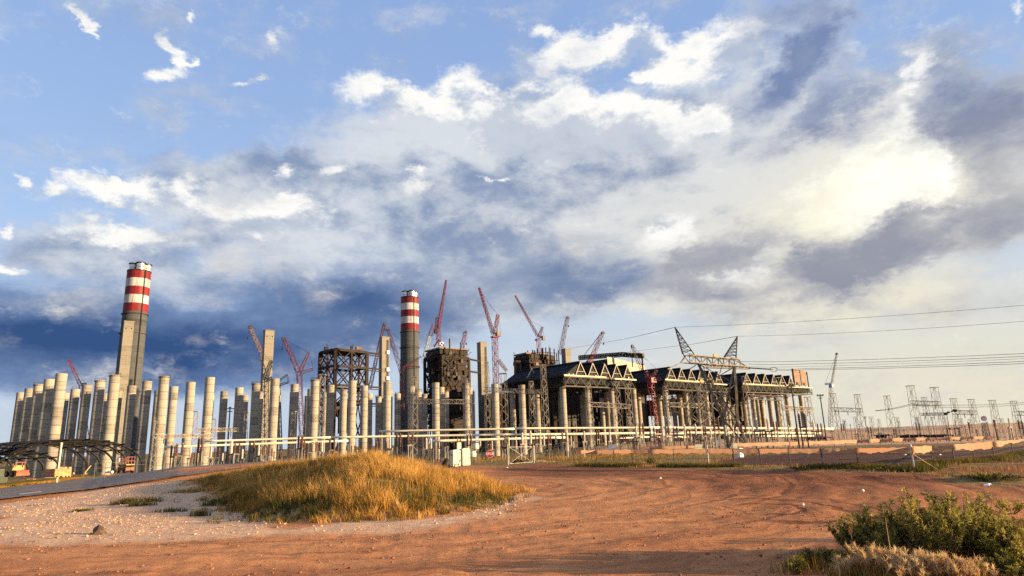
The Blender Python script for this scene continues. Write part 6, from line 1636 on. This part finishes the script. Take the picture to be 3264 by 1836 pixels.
# ------------------------------------------------------------------ shrubs and foreground plants
def leaves_mesh(name, mat, P, D, L, Wd, tint, parent):
    """diamond leaves: P root, D direction n x 3, L length, Wd width"""
    n = len(P); up = RNG.standard_normal((n, 3)); S = np.cross(D, up); S /= np.linalg.norm(S, axis=1, keepdims=True) + 1e-9; N = np.cross(S, D)
    mid = P + D * (L * .45)[:, None] + N * (L * .06)[:, None]
    V = np.stack([P, mid - S * (Wd / 2)[:, None], P + D * L[:, None] - N * (L * .1)[:, None], mid + S * (Wd / 2)[:, None]], 1).reshape(-1, 3)
    b = np.arange(n)[:, None] * 4; Fc = np.concatenate([b + np.array([0, 1, 2]), b + np.array([0, 2, 3])], 1).reshape(-1, 3)
    me = bpy.data.meshes.new(name); me.vertices.add(len(V)); me.vertices.foreach_set('co', V.ravel()); me.loops.add(Fc.size); me.loops.foreach_set('vertex_index', Fc.ravel())
    me.polygons.add(len(Fc)); me.polygons.foreach_set('loop_start', np.arange(len(Fc)) * 3); me.update(calc_edges=True); fattr(me, 'tint', np.repeat(np.clip(tint, 0, 1), 4)); me.materials.append(mat)
    o = bpy.data.objects.new(name, me); COL.objects.link(o); o.parent = parent; return o
def shrub(px, py, pytop, wpx, nst, nleaf, label, tint=.35, seed=0, leafl=.05, name='shrub', low=.22):
    b = hit(px, py); d = math.hypot(b.x, b.y); H_ = (at_d(px, pytop, d).z - b.z) * 1.06; Wr = wpx * d / FPX * .5 * 1.1
    r = np.random.default_rng(seed + 100); root = empty(name, b); tag(root, label, 'shrub', 'green shrubs and bushes')
    mb = MB(); LP, LD, LL, LT = [], [], [], []
    for s in range(nst):
        a = r.random() * 6.283; out = Wr * math.sqrt(r.random()); hh = H_ * (1 - .22 * (out / Wr) ** 2) * (.48 + .55 * r.random()); base = np.array([math.cos(a), math.sin(a), 0]) * .12 * Wr
        tip = np.array([math.cos(a) * out, math.sin(a) * out, hh]); ctrl = np.array([math.cos(a) * out * .75, math.sin(a) * out * .75, hh * .45])
        bez = lambda t: (1 - t) ** 2 * base + 2 * t * (1 - t) * ctrl + t * t * tip
        mb.tube([bez(t) for t in np.linspace(0, 1, 7)], [.012 * (1.15 - t) * (H_ / 1.0) ** .5 + .002 for t in np.linspace(0, 1, 7)], 5, False)
        st = tint + .16 + .26 * r.standard_normal()
        ntw = 9
        for w in range(ntw):
            t0 = low + (1 - low) * (w + r.random()) / ntw; p0 = bez(min(t0, 1)); aa = r.random() * 6.283; ln_ = (.10 + .16 * r.random()) * H_ * (1.15 - t0 * .6)
            dr = np.array([math.cos(aa) * .55, math.sin(aa) * .55, .85]); dr /= np.linalg.norm(dr); p1 = p0 + dr * ln_
            mb.tube([p0, p1], [.004, .0015], 3, False)
            m_ = max(3, int(nleaf / nst / ntw)); tt = r.random(m_) ** .7
            LP.append(p0 + np.outer(tt, p1 - p0) + r.standard_normal((m_, 3)) * .008)
            dd = dr * .6 + r.standard_normal((m_, 3)) * .55; dd /= np.linalg.norm(dd, axis=1, keepdims=True); LD.append(dd); LL.append(leafl * (.6 + .9 * r.random(m_))); LT.append(st + .14 * r.standard_normal(m_))
    mb.build('stems', M['bark'], root, None)
    LP, LD, LL, LT = map(np.concatenate, (LP, LD, LL, LT)); leaves_mesh('foliage', M['leaf'], LP, LD, LL, LL * (.17 + .10 * RNG.random(len(LL))), LT, root)
    return root
SH = [(2722,1772,1648,110,16,2600,'leftmost leggy shrub of the foreground group',.30), (2812,1785,1622,120,18,3200,'second foreground shrub from the left with tall thin top',.38), (2890,1800,1640,130,18,3400,'bright green low shrub in the middle of the foreground group',.52),
      (2990,1810,1572,170,26,6200,'tallest dark bush of the foreground group, left crown',.40), (3075,1795,1566,190,26,6400,'tallest bright topped bush of the foreground group, right crown',.48), (3150,1800,1640,170,20,4600,'broad dark bush right of the tallest crown',.26), (3225,1815,1690,170,20,4200,'low dark bush in the bottom right corner',.22), (2950,1760,1650,110,14,2400,'shrub behind the tallest bushes at their left',.34),
      (3130,1730,1610,130,14,2400,'shrub behind the tallest bushes at their right',.3), (3225,1640,1585,70,10,900,'small yellowish shrub at the right edge behind the bushes',.62), (2590,1822,1752,60,10,800,'small green plant at the left foot of the shrub group',.4), (2545,1836,1775,60,9,700,'lowest small plant at the bottom edge left of the dry plumes',.42), (3190,1862,1790,150,16,1700,'dark shrub low in the corner below the broad bush',.3), (3265,1850,1760,140,16,1700,'dark shrub at the very right edge of the corner',.28), (3110,1850,1795,100,12,900,'small leafy shrub right of the dense plumes',.42), (2660,1815,1745,60,9,700,'thin green plant between the small plants and the shrubs',.36)]
for i, a in enumerate(SH): shrub(a[0], a[1], a[2], a[3], int(a[4] * 1.5), int(a[5] * 1.45), a[6], a[7], i, .055 if a[5] > 2000 else .05)
shrub(2073, 1482, 1456, 40, 14, 1300, 'small dark bush standing at the near fence', .12, 40, .09)
shrub(3170, 1532, 1512, 190, 24, 2600, 'broad dark low bush in the grass on the right', .12, 41, .07, low=.05)
shrub(3120, 1526, 1514, 110, 16, 1200, 'flat dark bush left of the broad dark bush', .16, 42, .07, low=.05)
shrub(2830, 1500, 1488, 100, 14, 900, 'dark weeds left of the white corner post', .12, 43, .07, low=.05)
shrub(2550, 1499, 1488, 80, 12, 700, 'dark weed patch below the near fence', .12, 44, .07, low=.05)
shrub(2985, 1495, 1482, 90, 14, 900, 'green weeds right of the white corner post', .45, 45, .07, low=.05)

def plume_clump(px, py, pytop, n, spread, label, seed):
    b = hit(px, py); d = math.hypot(b.x, b.y); H_ = at_d(px, pytop, d).z - b.z; r = np.random.default_rng(seed); root = empty('plume_grass', b); tag(root, label, 'grass clump', 'pale dry plume grasses')
    mb = MB(); PP, HH, LN, TT = [], [], [], []
    for s in range(n):
        x, y = r.normal() * spread, r.normal() * spread * .6; h = H_ * (.55 + .5 * r.random()); lx, ly = r.normal() * .22 - .06, r.normal() * .22
        zz = gz(b.x + x, b.y + y) - b.z; p0, p1, p2 = np.array([x, y, zz]), np.array([x + lx * h * .35, y + ly * h * .35, zz + h * .6]), np.array([x + lx * h, y + ly * h, zz + h])
        mb.tube([p0, p1, p2], [.004, .0035, .002], 3, False); m_ = 34; tt = .58 + .42 * r.random(m_); q = p1 + np.outer((tt - .5) / .5, p2 - p1)
        PP.append(q); HH.append(.05 + .07 * r.random(m_)); LN.append(r.standard_normal((m_, 2)) * .6 + np.array([lx, ly])); TT.append(np.full(m_, .55 + .2 * r.standard_normal()) + .15 * r.standard_normal(m_))
    mb.build('stalks', M['straw_stem'], root); PP, HH, LN, TT = map(np.concatenate, (PP, HH, LN, TT)); o = blades_mesh('seed_heads', M['plume'], PP, HH, np.full(len(HH), .010), LN, TT, parent=root)
    nb = n * 12; P2 = r.standard_normal((nb, 2)) * spread * np.array([1.1, .7]); P3 = np.stack([P2[:, 0], P2[:, 1], ground(P2[:, 0] + b.x, P2[:, 1] + b.y) - b.z], -1)
    blades_mesh('grass_blades', M['grass'], P3, H_ * (.25 + .5 * r.random(nb)), .005 + .006 * r.random(nb), r.standard_normal((nb, 2)) * .35, .55 + .25 * r.standard_normal(nb), parent=root)
for i, a in enumerate([(2790,1850,1745,42,.15,'pale plume grass at the bottom left of the shrubs'), (2850,1862,1760,44,.17,'second pale plume grass clump from the left at the bottom'), (2960,1870,1770,60,.2,'dense pale plume grass at the bottom middle of the shrubs'), (3030,1868,1775,44,.18,'pale plume grass below the tallest bushes'), (3090,1872,1795,34,.18,'rightmost pale plume grass at the bottom'), (2715,1850,1790,40,.14,'thin pale plume grass left of the others'), (2900,1872,1800,26,.2,'short pale plume grass between the denser clumps')]): plume_clump(*a, 60 + i)
# tall dry stalks among the shrubs
for i, (x0, y0, x1, y1, lb) in enumerate([(2838,1808,2822,1650,'tall bare dry stalk left of the tallest bush'), (2980,1790,2966,1625,'dry stalk in front of the tallest bush'), (3022,1770,3045,1610,'leaning dry stalk across the tallest bush'), (2718,1800,2712,1690,'short dry stalk beside the leftmost shrub'), (2676,1838,2662,1762,'dry stalk at the lower left of the shrubs')]):
    b = hit(x0, y0 + 14); d = math.hypot(b.x, b.y) - .35; b = at_d(x0, y0, d); b.z = gz(b.x, b.y); t = at_d(x1, y1, d); mb = MB(); mb.tube([(0, 0, -.02), tuple((t - b) * .5 + Vector((.02, 0, 0))), tuple(t - b)], [.009, .007, .003], 5); 
    for k in range(5): q = (t - b) * (.6 + .09 * k); mb.tube([tuple(q), tuple(q + Vector((.05 * (-1) ** k, .01, .06)))], [.003, .001], 3)
    o = mb.build('dry_stalk', M['straw_stem']); o.location = b; tag(o, lb, 'stalk', 'tall dry stalks')
# rough grass under the shrubs
CORNER = W2([(2480,1836),(2640,1790),(2760,1760),(2900,1740),(3100,1700),(3330,1660),(3330,1836)])
n = 9000; P2 = scatter(CORNER, n, .15); P3 = np.stack([P2[:, 0], P2[:, 1], ground(P2[:, 0], P2[:, 1]) - .01], -1)
pt = fbm(P2[:, 0] * 1.1, P2[:, 1] * 1.1, 3)
o = blades_mesh('corner_grass', M['grass'], P3, .08 + .28 * RNG.random(n) * smooth(-.6, .4, pt), .006 + .006 * RNG.random(n), RNG.standard_normal((n, 2)) * .35, .35 + .5 * pt + .2 * RNG.standard_normal(n))
tag(o, 'rough mixed grass under the foreground shrubs', 'grass', kind='stuff')
